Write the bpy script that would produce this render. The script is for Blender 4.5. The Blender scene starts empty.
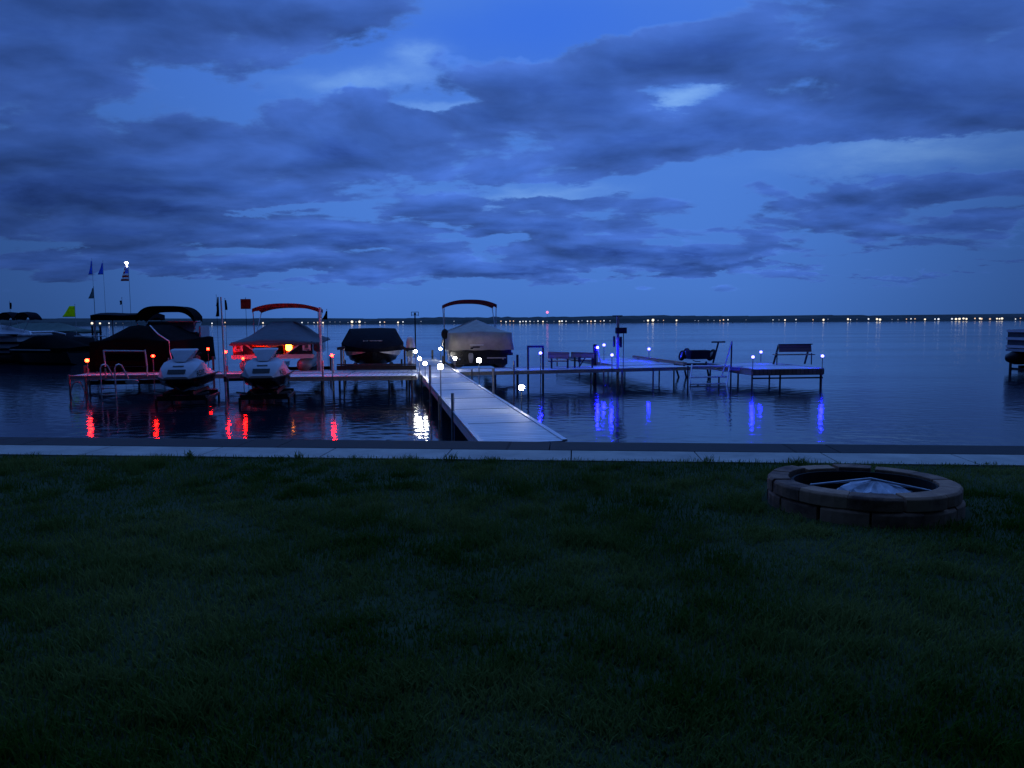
import bpy, math, random
from mathutils import Vector, Matrix
from mathutils.bvhtree import BVHTree
import numpy as np
random.seed(7); rng = np.random.default_rng(11)
S = bpy.context.scene
C = S.collection
R = math.radians

# ------------------------------------------------------------------ camera
F = 740.0; H = 1.65
PITCH = math.atan(64.5 / F); ROLL = 0.0055
fw = Vector((0, math.cos(PITCH), -math.sin(PITCH)))
up0 = Vector((0, math.sin(PITCH), math.cos(PITCH)))
rt0 = Vector((1, 0, 0))
rt = rt0 * math.cos(ROLL) - up0 * math.sin(ROLL)
up = up0 * math.cos(ROLL) + rt0 * math.sin(ROLL)
cam = bpy.data.cameras.new('camera'); camo = bpy.data.objects.new('camera', cam); C.objects.link(camo)
cam.sensor_width = 36; cam.lens = 36 * F / 1024; cam.clip_end = 20000; cam.clip_start = .05
m = Matrix((rt, up, -fw)).transposed().to_4x4(); m.translation = (0, 0, H)
camo.matrix_world = m
S.camera = camo

def ray(px, py):
    return rt * ((px - 512) / F) + up * ((384 - py) / F) + fw
def P(px, py, Y):                       # where the sight line through a pixel meets depth Y
    d = ray(px, py); return Vector((0, 0, H)) + d * (Y / d.y)
def G(px, py, z):                       # where it meets height z
    d = ray(px, py); return Vector((0, 0, H)) + d * ((z - H) / d.z)

WATER = -0.60; ZD = -0.05
TH = R(10.4)
d2 = Vector((-math.sin(TH), math.cos(TH), 0)); r2 = Vector((math.cos(TH), math.sin(TH), 0))

# ------------------------------------------------------------------ materials
def nt(name):
    m = bpy.data.materials.new(name); m.use_nodes = True
    n = m.node_tree.nodes; b = n['Principled BSDF']
    return m, n, m.node_tree.links, b
def mat(name, col, rough=.6, metal=0., var=.25, scale=6., bump=.0, spec=.4):
    m, n, l, b = nt(name)
    b.inputs['Roughness'].default_value = rough; b.inputs['Metallic'].default_value = metal
    b.inputs['Specular IOR Level'].default_value = spec
    tc = n.new('ShaderNodeTexCoord'); no = n.new('ShaderNodeTexNoise'); no.inputs['Scale'].default_value = scale
    no.inputs['Detail'].default_value = 6
    l.new(tc.outputs['Object'], no.inputs['Vector'])
    r = n.new('ShaderNodeValToRGB')
    lo = [c * (1 - var) for c in col]; hi = [min(1, c * (1 + var)) for c in col]
    r.color_ramp.elements[0].position = .3; r.color_ramp.elements[1].position = .7
    r.color_ramp.elements[0].color = (*lo, 1); r.color_ramp.elements[1].color = (*hi, 1)
    l.new(no.outputs['Fac'], r.inputs['Fac']); l.new(r.outputs['Color'], b.inputs['Base Color'])
    if bump:
        bu = n.new('ShaderNodeBump'); bu.inputs['Strength'].default_value = bump; bu.inputs['Distance'].default_value = .02
        l.new(no.outputs['Fac'], bu.inputs['Height']); l.new(bu.outputs['Normal'], b.inputs['Normal'])
    return m
def emit(name, col, s=1.):
    m, n, l, b = nt(name)
    b.inputs['Base Color'].default_value = (.5, .5, .5, 1); b.inputs['Emission Color'].default_value = (*col, 1)
    b.inputs['Emission Strength'].default_value = s
    return m
def striped(name, c0, c1, scale, axis, rough=.5, duty=.9, metal=0.):
    """boards: thin dark joints across one object axis, each board a little different"""
    m, n, l, b = nt(name); b.inputs['Roughness'].default_value = rough; b.inputs['Metallic'].default_value = metal
    tc = n.new('ShaderNodeTexCoord'); sp = n.new('ShaderNodeSeparateXYZ'); l.new(tc.outputs['Object'], sp.inputs[0])
    mu = n.new('ShaderNodeMath'); mu.operation = 'MULTIPLY'; mu.inputs[1].default_value = scale; l.new(sp.outputs[axis], mu.inputs[0])
    fr = n.new('ShaderNodeMath'); fr.operation = 'FRACT'; l.new(mu.outputs[0], fr.inputs[0])
    fl = n.new('ShaderNodeMath'); fl.operation = 'FLOOR'; l.new(mu.outputs[0], fl.inputs[0])
    wn = n.new('ShaderNodeTexWhiteNoise'); wn.noise_dimensions = '1D'; l.new(fl.outputs[0], wn.inputs['W'])
    gt = n.new('ShaderNodeMath'); gt.operation = 'GREATER_THAN'; gt.inputs[1].default_value = duty; l.new(fr.outputs[0], gt.inputs[0])
    no = n.new('ShaderNodeTexNoise'); no.inputs['Scale'].default_value = 5; no.inputs['Detail'].default_value = 8; l.new(tc.outputs['Object'], no.inputs['Vector'])
    av = n.new('ShaderNodeMath'); av.operation = 'MULTIPLY_ADD'; av.inputs[1].default_value = .5; l.new(wn.outputs['Value'], av.inputs[0])
    hf = n.new('ShaderNodeMath'); hf.operation = 'MULTIPLY'; hf.inputs[1].default_value = .6; l.new(no.outputs['Fac'], hf.inputs[0]); l.new(hf.outputs[0], av.inputs[2])
    mx = n.new('ShaderNodeMix'); mx.data_type = 'RGBA'; mx.inputs['A'].default_value = (*c0, 1); mx.inputs['B'].default_value = (*c1, 1)
    l.new(av.outputs[0], mx.inputs['Factor'])
    m2 = n.new('ShaderNodeMix'); m2.data_type = 'RGBA'; m2.inputs['B'].default_value = (c0[0] * .15, c0[1] * .15, c0[2] * .15, 1)
    l.new(gt.outputs[0], m2.inputs['Factor']); l.new(mx.outputs['Result'], m2.inputs['A']); l.new(m2.outputs['Result'], b.inputs['Base Color'])
    return m

M = {}
M['alu'] = mat('brushed_aluminium', (.6, .61, .63), .42, .3, .12)
M['white'] = mat('white_gelcoat', (.72, .73, .75), .3, 0, .06, 3)
M['cover_white'] = mat('pale_grey_vinyl', (.40, .42, .46), .5, 0, .12, 4, .1)
M['black'] = mat('black_fabric', (.003, .003, .0035), .95, 0, .4, 9, .2, .03)
M['blackgloss'] = mat('black_gelcoat', (.012, .012, .015), .22, 0, .3)
M['rubber'] = mat('black_rubber', (.016, .016, .017), .8)
M['dark_metal'] = mat('dark_painted_steel', (.035, .035, .04), .5, .3)
M['steel'] = mat('galvanised_steel', (.33, .34, .36), .45, .6, .25, 12)
M['grey_canvas'] = mat('blue_grey_canvas', (.085, .095, .11), .85, 0, .18, 5, .25)
M['tan_canvas'] = mat('taupe_canvas', (.44, .385, .325), .88, 0, .15, 5, .25)
M['red_canvas'] = mat('red_canvas', (.5, .035, .035), .8, 0, .3, 6, .2)
M['maroon_canvas'] = mat('maroon_canvas', (.2, .02, .028), .8, 0, .3, 6, .2)
M['green_canvas'] = mat('green_canvas', (.06, .11, .085), .8, 0, .2, 5)
M['navy_canvas'] = mat('navy_canvas', (.006, .007, .012), .9, 0, .3, 5, 0, .06)
M['ivory'] = mat('ivory_stripe', (.6, .58, .54), .35, 0, .08)
M['red_vinyl'] = mat('red_vinyl', (.45, .03, .02), .5, 0, .2)
M['cream_vinyl'] = mat('cream_vinyl', (.55, .42, .28), .5, 0, .2)
M['wood'] = striped('weathered_boards', (.32, .2, .1), (.6, .43, .24), 8, 2, .8)
M['woodx'] = striped('weathered_planks', (.3, .2, .11), (.55, .41, .25), 7, 0, .8)
M['deck'] = striped('pale_deck_boards', (.52, .53, .54), (.82, .82, .83), 6.5, 1, .62, .9)
M['deckx'] = striped('pale_deck_boards_across', (.6, .61, .62), (.85, .85, .86), 6.5, 0, .62, .93)
M['ink'] = mat('black_decal', (.01, .01, .012), .5)
M['placard'] = mat('white_placard', (.7, .68, .7), .5)
def flagcloth(name, col):
    m = mat(name, col, .85, 0, .12, 5); n = m.node_tree.nodes; l = m.node_tree.links
    b = n['Principled BSDF']; t = n.new('ShaderNodeBsdfTranslucent'); x = n.new('ShaderNodeMixShader'); x.inputs[0].default_value = .85
    l.new(b.inputs['Base Color'].links[0].from_socket, t.inputs['Color'])
    l.new(b.outputs[0], x.inputs[1]); l.new(t.outputs[0], x.inputs[2]); l.new(x.outputs[0], n['Material Output'].inputs['Surface'])
    return m
M['lime'] = flagcloth('lime_flag_cloth', (.72, .86, .06))
M['blue_cloth'] = flagcloth('blue_flag_cloth', (.15, .34, .8))
M['grey_cloth'] = flagcloth('grey_flag_cloth', (.3, .36, .36))
M['black_cloth'] = flagcloth('black_flag_cloth', (.015, .018, .03))
M['red_cloth'] = flagcloth('red_flag_cloth', (.6, .12, .09))
M['white_cloth'] = flagcloth('white_flag_cloth', (.8, .8, .8))
M['charcoal'] = mat('charcoal', (.01, .009, .008), .95, 0, .5, 14, .6)
M['glass'] = mat('tinted_windshield', (.05, .07, .09), .1)
M['lamp_white'] = emit('white_lamp_globe', (1, .97, .9), 80)
M['lamp_red'] = emit('red_lamp_globe', (240, .62, .16), 1)
M['lamp_amber'] = emit('amber_lamp_globe', (170, 1.0, .2), 1)
M['lamp_blue'] = emit('blue_lamp_globe', (2.4, 2.0, 430), 1)
M['lamp_cabin'] = emit('cabin_lamp', (30, 7, .5), 1)
M['spot'] = emit('flag_floodlight', (1, 1, 1), 12)
M['beacon'] = emit('mast_beacon', (1.6, .35, .7), 1)

# ------------------------------------------------------------------ mesh builder
class MB:
    def __init__(s): s.v = []; s.f = []; s.mi = []
    def add(s, vs, fs, mi=0):
        o = len(s.v); s.v += [Vector(a) for a in vs]; s.f += [[i + o for i in f] for f in fs]; s.mi += [mi] * len(fs); return s
    def box(s, c, d, rz=0, rx=0, ry=0, mi=0):
        m = Matrix.Rotation(rz, 3, 'Z') @ Matrix.Rotation(ry, 3, 'Y') @ Matrix.Rotation(rx, 3, 'X'); c = Vector(c)
        vs = [c + m @ Vector((x * d[0] / 2, y * d[1] / 2, z * d[2] / 2)) for z in (-1, 1) for y in (-1, 1) for x in (-1, 1)]
        return s.add(vs, [(0, 2, 3, 1), (4, 5, 7, 6), (0, 1, 5, 4), (2, 6, 7, 3), (0, 4, 6, 2), (1, 3, 7, 5)], mi)
    def bar(s, a, b, w, h, mi=0):
        a = Vector(a); b = Vector(b); t = (b - a).normalized()
        x = t.cross(Vector((0, 0, 1)));
        if x.length < .05: x = Vector((1, 0, 0))
        x.normalize(); z = x.cross(t)
        vs = [p + x * sx * w / 2 + z * sz * h / 2 for p in (a, b) for sx, sz in ((-1, -1), (1, -1), (1, 1), (-1, 1))]
        return s.add(vs, [(3, 2, 1, 0), (4, 5, 6, 7)] + [(i, (i + 1) % 4, (i + 1) % 4 + 4, i + 4) for i in range(4)], mi)
    def tube(s, pts, r, seg=8, r1=None):
        pts = [Vector(p) for p in pts]; n = len(pts); vs = []; fs = []
        for i, p in enumerate(pts):
            t = (pts[min(i + 1, n - 1)] - pts[max(i - 1, 0)]).normalized()
            x = t.cross(Vector((0, 0, 1))) if abs(t.z) < .95 else t.cross(Vector((0, 1, 0)))
            x.normalize(); y = t.cross(x)
            rr = r if r1 is None else r + (r1 - r) * i / (n - 1)
            vs += [p + x * math.cos(2 * math.pi * k / seg) * rr + y * math.sin(2 * math.pi * k / seg) * rr for k in range(seg)]
        for i in range(n - 1):
            for k in range(seg):
                a = i * seg + k; b = i * seg + (k + 1) % seg; fs.append((a, b, b + seg, a + seg))
        fs += [tuple(range(seg - 1, -1, -1)), tuple(range((n - 1) * seg, n * seg))]
        return s.add(vs, fs)
    def loft(s, secs, closed=True, caps=True):
        n = len(secs[0]); fs = []; vs = [p for q in secs for p in q]
        for i in range(len(secs) - 1):
            for k in range(n if closed else n - 1):
                a = i * n + k; b = i * n + (k + 1) % n; fs.append((a, b, b + n, a + n))
        if caps and closed: fs += [tuple(range(n - 1, -1, -1)), tuple(range((len(secs) - 1) * n, len(secs) * n))]
        return s.add(vs, fs)
    def lathe(s, prof, c=(0, 0, 0), seg=16):
        c = Vector(c)
        return s.loft([[c + Vector((r * math.cos(2 * math.pi * k / seg), r * math.sin(2 * math.pi * k / seg), z)) for k in range(seg)] for r, z in prof])
    def sphere(s, c, r, seg=12, sz=1.):
        n = 8
        return s.lathe([(max(1e-4, r * math.sin(math.pi * i / n)), -r * sz * math.cos(math.pi * i / n)) for i in range(n + 1)], c, seg)
    def build(s, name, ms, parent=None, shift=(0, 0, 0), smooth=None):
        me = bpy.data.meshes.new(name); sh = Vector(shift)
        me.from_pydata([v - sh for v in s.v], [], s.f); me.validate(); me.update()
        for mm in (ms if isinstance(ms, (list, tuple)) else [ms]): me.materials.append(mm)
        if len(s.mi) == len(me.polygons): me.polygons.foreach_set('material_index', s.mi)
        import bmesh
        bm = bmesh.new(); bm.from_mesh(me); bmesh.ops.recalc_face_normals(bm, faces=bm.faces); bm.to_mesh(me); bm.free()
        if smooth:
            me.polygons.foreach_set('use_smooth', [True] * len(me.polygons)); me.set_sharp_from_angle(angle=R(smooth))
        o = bpy.data.objects.new(name, me); C.objects.link(o)
        if parent: o.parent = parent
        return o

def tag(o, label=None, cat=None, group=None, kind=None):
    if label: o['label'] = label
    if cat: o['category'] = cat
    if group: o['group'] = group
    if kind: o['kind'] = kind
    return o

class Thing:
    """an Empty at the thing's base; parts are given in local x, y and WORLD height"""
    def __init__(s, name, label, cat, loc, rz=0, group=None):
        s.o = bpy.data.objects.new(name, None); C.objects.link(s.o); s.z = loc[2]
        s.o.location = loc; s.o.rotation_euler = (0, 0, rz); s.o.empty_display_size = .2
        tag(s.o, label, cat, group); s.rz = rz; s.loc = Vector(loc)
    def part(s, name, mb, m, parent=None, smooth=None, label=None):
        o = mb.build(name, m, parent or s.o, (0, 0, s.z), smooth)
        if label: o['label'] = label
        return o
    def L(s, p):                          # world point -> local xy, world z
        p = Vector(p); q = Matrix.Rotation(-s.rz, 3, 'Z') @ (p - s.loc); return Vector((q.x, q.y, p.z))

def text_mesh(txt, size, origin, xdir, ydir, name, m, parent, shift):
    cu = bpy.data.curves.new('lettering', 'FONT'); cu.body = txt; cu.size = size; cu.extrude = .0025; cu.resolution_u = 3; cu.offset = size * .03
    to = bpy.data.objects.new('lettering', cu); C.objects.link(to)
    bpy.context.view_layer.update()
    me = bpy.data.meshes.new_from_object(to.evaluated_get(bpy.context.evaluated_depsgraph_get()))
    bpy.data.objects.remove(to)
    x = Vector(xdir).normalized(); y = Vector(ydir); y = (y - x * y.dot(x)).normalized(); z = x.cross(y)
    mm = Matrix((x, y, z)).transposed().to_4x4(); mm.translation = Vector(origin) - Vector(shift)
    me.transform(mm); me.materials.clear(); me.materials.append(m); me.name = name
    o = bpy.data.objects.new(name, me); C.objects.link(o); o.parent = parent
    return o

# ------------------------------------------------------------------ sky
def photo_dir(px, py):
    d = ray(px, py).normalized(); return math.atan2(d.x, d.y), math.asin(d.z)
def build_world():
    w = bpy.data.worlds.new('World'); S.world = w; w.use_nodes = True
    n = w.node_tree.nodes; l = w.node_tree.links; n.clear()
    def mth(op, a, b=None, c=None, clamp=False):
        q = n.new('ShaderNodeMath'); q.operation = op; q.use_clamp = clamp
        for i, v in enumerate((a, b, c)):
            if v is None: continue
            if isinstance(v, (int, float)): q.inputs[i].default_value = v
            else: l.new(v, q.inputs[i])
        return q.outputs[0]
    def vm(op, a, b=None, c=None):
        q = n.new('ShaderNodeVectorMath'); q.operation = op
        for i, v in enumerate((a, b, c)):
            if v is None: continue
            if isinstance(v, tuple): q.inputs[i].default_value = v
            else: l.new(v, q.inputs[i])
        return q
    def comb(x, y, z):
        q = n.new('ShaderNodeCombineXYZ')
        for i, v in enumerate((x, y, z)):
            if isinstance(v, (int, float)): q.inputs[i].default_value = v
            else: l.new(v, q.inputs[i])
        return q.outputs[0]
    def noise(v, sc, det=6, rough=.55, dist=0):
        q = n.new('ShaderNodeTexNoise'); q.inputs['Scale'].default_value = sc; q.inputs['Detail'].default_value = det
        q.inputs['Roughness'].default_value = rough; q.inputs['Distortion'].default_value = dist; l.new(v, q.inputs['Vector']); return q
    def sstep(x, a, b):
        q = n.new('ShaderNodeMapRange'); q.interpolation_type = 'SMOOTHSTEP'; q.inputs['From Min'].default_value = a; q.inputs['From Max'].default_value = b
        l.new(x, q.inputs['Value']); return q.outputs[0]
    def mix(f, a, b):
        q = n.new('ShaderNodeMix'); q.data_type = 'RGBA'
        l.new(f, q.inputs['Factor'])
        for k, v in (('A', a), ('B', b)):
            if isinstance(v, tuple): q.inputs[k].default_value = (*v, 1)
            else: l.new(v, q.inputs[k])
        return q.outputs['Result']
    def lin(r, g, b):
        return tuple(((c / 255) / 12.92 if c < 11 else ((c / 255 + .055) / 1.055) ** 2.4) for c in (r, g, b))
    tc = n.new('ShaderNodeTexCoord'); nrm = vm('NORMALIZE', tc.outputs['Generated']).outputs[0]
    sp = n.new('ShaderNodeSeparateXYZ'); l.new(nrm, sp.inputs[0]); X, Y, Z = sp.outputs
    az = mth('ARCTAN2', X, Y); el = mth('ARCSINE', Z)
    ae = comb(az, el, 0.)
    # cloud layer seen in perspective: direction projected on a level sheet
    zz = mth('ADD', mth('MAXIMUM', Z, 0.), .20)
    pl = comb(mth('MULTIPLY', mth('DIVIDE', X, zz), .85), mth('DIVIDE', Y, zz), 0.)
    wn = noise(pl, .9, 3, .5)
    warp = vm('MULTIPLY_ADD', vm('SUBTRACT', wn.outputs['Color'], (.5, .5, .5)).outputs[0], (.5, .5, 0), pl).outputs[0]
    n1 = noise(warp, 2.5, 9, .52)
    n2 = noise(vm('ADD', warp, (13.7, 4.1, 0)).outputs[0], 6.0, 8, .58)
    n3 = noise(vm('MULTIPLY', warp, (.45, 1.5, 1)).outputs[0], 3.0, 7, .6)
    n1b = noise(vm('ADD', warp, (.02, -.10, 0)).outputs[0], 2.5, 5, .5)
    relief = mth('SUBTRACT', n1.outputs['Fac'], n1b.outputs['Fac'])
    # ragged edges for the big masses
    wc = noise(pl, 2.0, 8, .62)
    aw = vm('MULTIPLY_ADD', vm('SUBTRACT', wc.outputs['Color'], (.5, .5, .5)).outputs[0], (.20, .10, 0), ae).outputs[0]
    def masses(lst):
        acc = None
        for px, py, sx, sy, amp in lst:
            a, e = photo_dir(px, py); kx = F / sx; ky = F / sy
            q = vm('MULTIPLY_ADD', aw, (kx, ky, 0), (-a * kx, -e * ky, 0)).outputs[0]
            g = mth('POWER', .3679, vm('DOT_PRODUCT', q, q).outputs['Value']); amp *= .86
            acc = mth('MULTIPLY', g, amp) if acc is None else mth('MULTIPLY_ADD', g, amp, acc)
        return acc
    cloud = masses([  # x, y, half width, half height seen from the lawn, weight (+ cloud, - clear)
        (10, 25, 120, 55, .28), (300, 28, 120, 42, .22), (560, 92, 110, 36, .27), (455, 128, 60, 16, .10),  # first mass also puts the lens-dark upper left corner into the cloud
        (330, 150, 210, 34, .26), (50, 188, 120, 24, .42), (715, 55, 110, 26, .26), (880, 95, 150, 28, .27), (800, 135, 90, 12, .14),
        (930, 188, 110, 9, .24), (830, 200, 70, 6, .14), (970, 10, 90, 20, .26), (960, 222, 60, 5, .22), (590, 206, 80, 8, .2),
        (730, 248, 130, 7, .18), (560, 262, 90, 5, .16), (440, 218, 90, 12, .16), (330, 240, 100, 7, .16), (170, 240, 120, 8, .16), (640, 150, 60, 20, .12), (300, 262, 170, 6, .24), (640, 256, 130, 5, .24), (440, 246, 130, 6, .22), (200, 218, 160, 9, .2), (500, 228, 150, 5, .18), (880, 243, 60, 4, .18),
        (540, 22, 130, 32, -.42), (385, 75, 85, 14, -.24), (668, 104, 40, 12, -.3), (430, 108, 60, 7, -.22), (160, 95, 100, 22, -.14), (830, 40, 90, 12, -.16),
        (270, 207, 120, 7, -.24), (500, 190, 90, 9, -.22), (690, 195, 140, 22, -.12), (760, 215, 100, 6, .16), (250, 275, 130, 4, .3), (520, 272, 150, 4, .32), (720, 266, 110, 4, .3), (900, 272, 90, 3, .26), (80, 262, 90, 5, .28), (690, 232, 110, 5, .18), (300, 190, 60, 10, .14), (820, 262, 90, 4, .14), (900, 152, 110, 12, -.26), (560, 303, 900, 14, -.4), (900, 255, 130, 20, -.25)])
    bright = masses([(674, 103, 34, 9, .75), (425, 57, 26, 12, .6), (375, 80, 70, 10, .5), (450, 113, 50, 5, .5), (950, 105, 60, 40, .22), (905, 152, 90, 10, .38), (560, 200, 60, 14, .3), (500, 200, 60, 10, .3)])
    deep = masses([(540, 25, 130, 36, 1.0)])
    dens = mth('ADD', mth('MULTIPLY_ADD', mth('SUBTRACT', n1.outputs['Fac'], .5), 1.1, .5), cloud)
    dens = mth('MULTIPLY_ADD', mth('SUBTRACT', n2.outputs['Fac'], .5), .46, dens)
    dens = mth('MULTIPLY_ADD', mth('SUBTRACT', n3.outputs['Fac'], .5), .32, dens)
    # clear air: the twilight sky plus the deep blue left after sunset
    sky = n.new('ShaderNodeTexSky'); sky.sky_type = 'NISHITA'; sky.sun_disc = False
    sky.sun_elevation = R(-3.0); sky.sun_rotation = R(170); sky.altitude = 200; sky.ozone_density = 4
    skyl = vm('MULTIPLY', sky.outputs['Color'], (.05, .07, .09)).outputs[0]
    ramp = n.new('ShaderNodeValToRGB'); cr = ramp.color_ramp
    l.new(mth('MULTIPLY', el, 2.2, clamp=True), ramp.inputs['Fac'])
    stops = [(0, (66, 112, 190)), (.08, (70, 117, 198)), (.2, (72, 121, 206)), (.45, (74, 124, 212)), (.75, (68, 118, 214)), (1, (80, 130, 220))]
    while len(cr.elements) < len(stops): cr.elements.new(.5)
    for e, (p, c) in zip(cr.elements, stops): e.position = p; e.color = (*lin(*c), 1)
    clear = vm('ADD', ramp.outputs['Color'], skyl).outputs[0]
    clear = mix(mth('MULTIPLY', deep, .9), clear, lin(56, 110, 222))
    clear = mix(mth('MULTIPLY', bright, mth('MULTIPLY_ADD', n2.outputs['Fac'], 1.6, -.1), clamp=True), clear, lin(150, 200, 255))
    # cloud: thin grey blue, darker in the thick parts
    cr2 = n.new('ShaderNodeValToRGB'); c2 = cr2.color_ramp
    l.new(dens, cr2.inputs['Fac'])
    st2 = [(.40, (84, 132, 216)), (.49, (74, 118, 202)), (.56, (64, 102, 186)), (.72, (57, 94, 174)), (.88, (48, 81, 157)), (1.0, (38, 66, 132))]
    while len(c2.elements) < len(st2): c2.elements.new(.5)
    for e, (p, c) in zip(c2.elements, st2): e.position = p; e.color = (*lin(*c), 1)
    low = sstep(el, .014, .055)
    cov = mth('MULTIPLY', sstep(dens, .455, .545), mth('MULTIPLY_ADD', low, .92, .08))
    shade = mth('MULTIPLY_ADD', relief, mth('MULTIPLY', cov, 2.4), 1.)
    col = vm('SCALE', mix(cov, clear, cr2.outputs['Color'])); l.new(mth('MAXIMUM', shade, .55), col.inputs['Scale']); col = col.outputs[0]
    # sky gain: full in front, unseen sky behind lowered to shade near faces, sides dimmer
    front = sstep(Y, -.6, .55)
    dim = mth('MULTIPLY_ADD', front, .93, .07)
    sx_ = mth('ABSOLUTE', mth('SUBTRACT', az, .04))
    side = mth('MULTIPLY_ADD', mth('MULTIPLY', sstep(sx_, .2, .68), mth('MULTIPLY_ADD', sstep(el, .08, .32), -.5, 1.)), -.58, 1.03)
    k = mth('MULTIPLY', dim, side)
    k = mth('MULTIPLY', k, mth('MULTIPLY_ADD', sstep(el, .42, .85), 1.7, 1.))   # added gain: unseen sky overhead raised to light lawn, walk and pier
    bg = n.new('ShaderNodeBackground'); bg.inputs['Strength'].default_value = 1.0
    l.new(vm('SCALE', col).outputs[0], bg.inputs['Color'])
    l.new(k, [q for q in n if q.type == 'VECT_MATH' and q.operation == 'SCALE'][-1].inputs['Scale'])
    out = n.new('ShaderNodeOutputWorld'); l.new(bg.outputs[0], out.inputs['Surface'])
    w.cycles.sampling_method = 'MANUAL'; w.cycles.sample_map_resolution = 512
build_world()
sun = bpy.data.lights.new('sun', 'SUN'); sun.energy = .012; sun.angle = R(20); sun.color = (.6, .72, 1)
so = bpy.data.objects.new('sun', sun); C.objects.link(so); so.rotation_euler = (R(62), 0, R(170))

# ------------------------------------------------------------------ ground, seawall, water, far shore
wl = G(0, 437.5, 0); wr = G(1024, 446.5, 0)
we = (wr - wl).normalized(); wn_ = Vector((-we.y, we.x, 0))          # along the wall, towards the lake
WTH = math.atan2(we.y, we.x); W0 = wl + we * ((0 - wl.x) / we.x); W0.z = 0
def WP(a, b, z=0.): q = W0 + we * a + wn_ * b; return Vector((q.x, q.y, z))
def sheet(name, pts, m, z):
    b = MB(); b.add([Vector((p.x, p.y, z)) for p in pts], [tuple(range(len(pts)))]); return tag(b.build(name, m), kind='structure')

# lawn soil
mm, n, l, b = nt('lawn_soil'); b.inputs['Roughness'].default_value = .95; b.inputs['Specular IOR Level'].default_value = .1
tc = n.new('ShaderNodeTexCoord'); no = n.new('ShaderNodeTexNoise'); no.inputs['Scale'].default_value = 1.3; no.inputs['Detail'].default_value = 8; l.new(tc.outputs['Object'], no.inputs['Vector'])
r = n.new('ShaderNodeValToRGB'); r.color_ramp.elements[0].color = (.022, .036, .014, 1); r.color_ramp.elements[1].color = (.05, .07, .03, 1); r.color_ramp.elements[0].position = .35; r.color_ramp.elements[1].position = .68
l.new(no.outputs['Fac'], r.inputs['Fac']); l.new(r.outputs['Color'], b.inputs['Base Color'])
sheet('lawn', [WP(-900, -900), WP(900, -900), WP(900, -1.28), WP(-900, -1.28)], mm, -.012)

mm, n, l, b = nt('walk_concrete'); b.inputs['Roughness'].default_value = .85
tc = n.new('ShaderNodeTexCoord'); no = n.new('ShaderNodeTexNoise'); no.inputs['Scale'].default_value = 2.2; no.inputs['Detail'].default_value = 10; no.inputs['Roughness'].default_value = .65
l.new(tc.outputs['Object'], no.inputs['Vector'])
r = n.new('ShaderNodeValToRGB'); r.color_ramp.elements[0].color = (.28, .265, .225, 1); r.color_ramp.elements[1].color = (.48, .445, .37, 1); r.color_ramp.elements[0].position = .3; r.color_ramp.elements[1].position = .7
l.new(no.outputs['Fac'], r.inputs['Fac'])
l.new(r.outputs['Color'], b.inputs['Base Color'])
wb = MB()
x = -60.
while x < 60:                                                     # slabs with open joints
    wb.add([WP(x + .008, -1.28, z) if not b_ else WP(x + .008, -.63, z) for z in (-.3, .004) for b_ in (0, 1)] +
           [WP(x + 1.512, -1.28, z) if not b_ else WP(x + 1.512, -.63, z) for z in (-.3, .004) for b_ in (0, 1)],
           [(0, 1, 3, 2), (4, 6, 7, 5), (2, 3, 7, 6), (0, 2, 6, 4), (1, 5, 7, 3)])
    x += 1.52
tag(wb.build('concrete_walk', mm), kind='structure')

sw = Thing('seawall', 'long dark timber seawall along the edge of the lake', 'wall', WP(0, 0, -1.6), WTH)
cap = striped('seawall_cap_timber', (.014, .014, .013), (.05, .048, .044), .28, 0, .95, .99)
b_ = MB()
x = -60
while x < 60: b_.box((x + 1.78, -.31, -.035), (3.545, .62, .085)); x += 3.56
sw.part('cap', b_, cap)
b_ = MB(); b_.box((0, -.2, -.885), (120, .3, 1.6)); sw.part('face', b_, M['dark_metal'])

# water
mm, n, l, b = nt('lake_water'); b.inputs['Base Color'].default_value = (.004, .012, .022, 1); b.inputs['Roughness'].default_value = .03; b.inputs['IOR'].default_value = 1.333
b.inputs['Specular IOR Level'].default_value = .5
tc = n.new('ShaderNodeTexCoord')
def wnoise(sc, stretch, det, rough=.5):
    mp = n.new('ShaderNodeMapping'); mp.inputs['Scale'].default_value = (stretch, 1, 1); mp.inputs['Rotation'].default_value = (0, 0, R(8)); l.new(tc.outputs['Object'], mp.inputs['Vector'])
    q = n.new('ShaderNodeTexNoise'); q.inputs['Scale'].default_value = sc; q.inputs['Detail'].default_value = det; q.inputs['Roughness'].default_value = rough; l.new(mp.outputs[0], q.inputs['Vector']); return q
a1 = wnoise(3.6, .75, 1.5, .4); a2 = wnoise(.16, .35, 3)
b1 = n.new('ShaderNodeBump'); b1.inputs['Strength'].default_value = 1; b1.inputs['Distance'].default_value = .0092; l.new(a1.outputs['Fac'], b1.inputs['Height'])
b2 = n.new('ShaderNodeBump'); b2.inputs['Strength'].default_value = 1; b2.inputs['Distance'].default_value = .05; l.new(a2.outputs['Fac'], b2.inputs['Height']); l.new(b1.outputs[0], b2.inputs['Normal'])
l.new(b2.outputs[0], b.inputs['Normal'])
mr = n.new('ShaderNodeMapRange'); mr.inputs['From Min'].default_value = .38; mr.inputs['From Max'].default_value = .66; mr.inputs['To Min'].default_value = .06; mr.inputs['To Max'].default_value = .13
a3 = wnoise(.09, .3, 4); l.new(a3.outputs['Fac'], mr.inputs['Value']); l.new(mr.outputs[0], b.inputs['Roughness'])
sheet('lake_water', [WP(-2500, -.1), WP(2500, -.1), WP(2500, 2400), WP(-2500, 2400)], mm, WATER)

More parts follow.
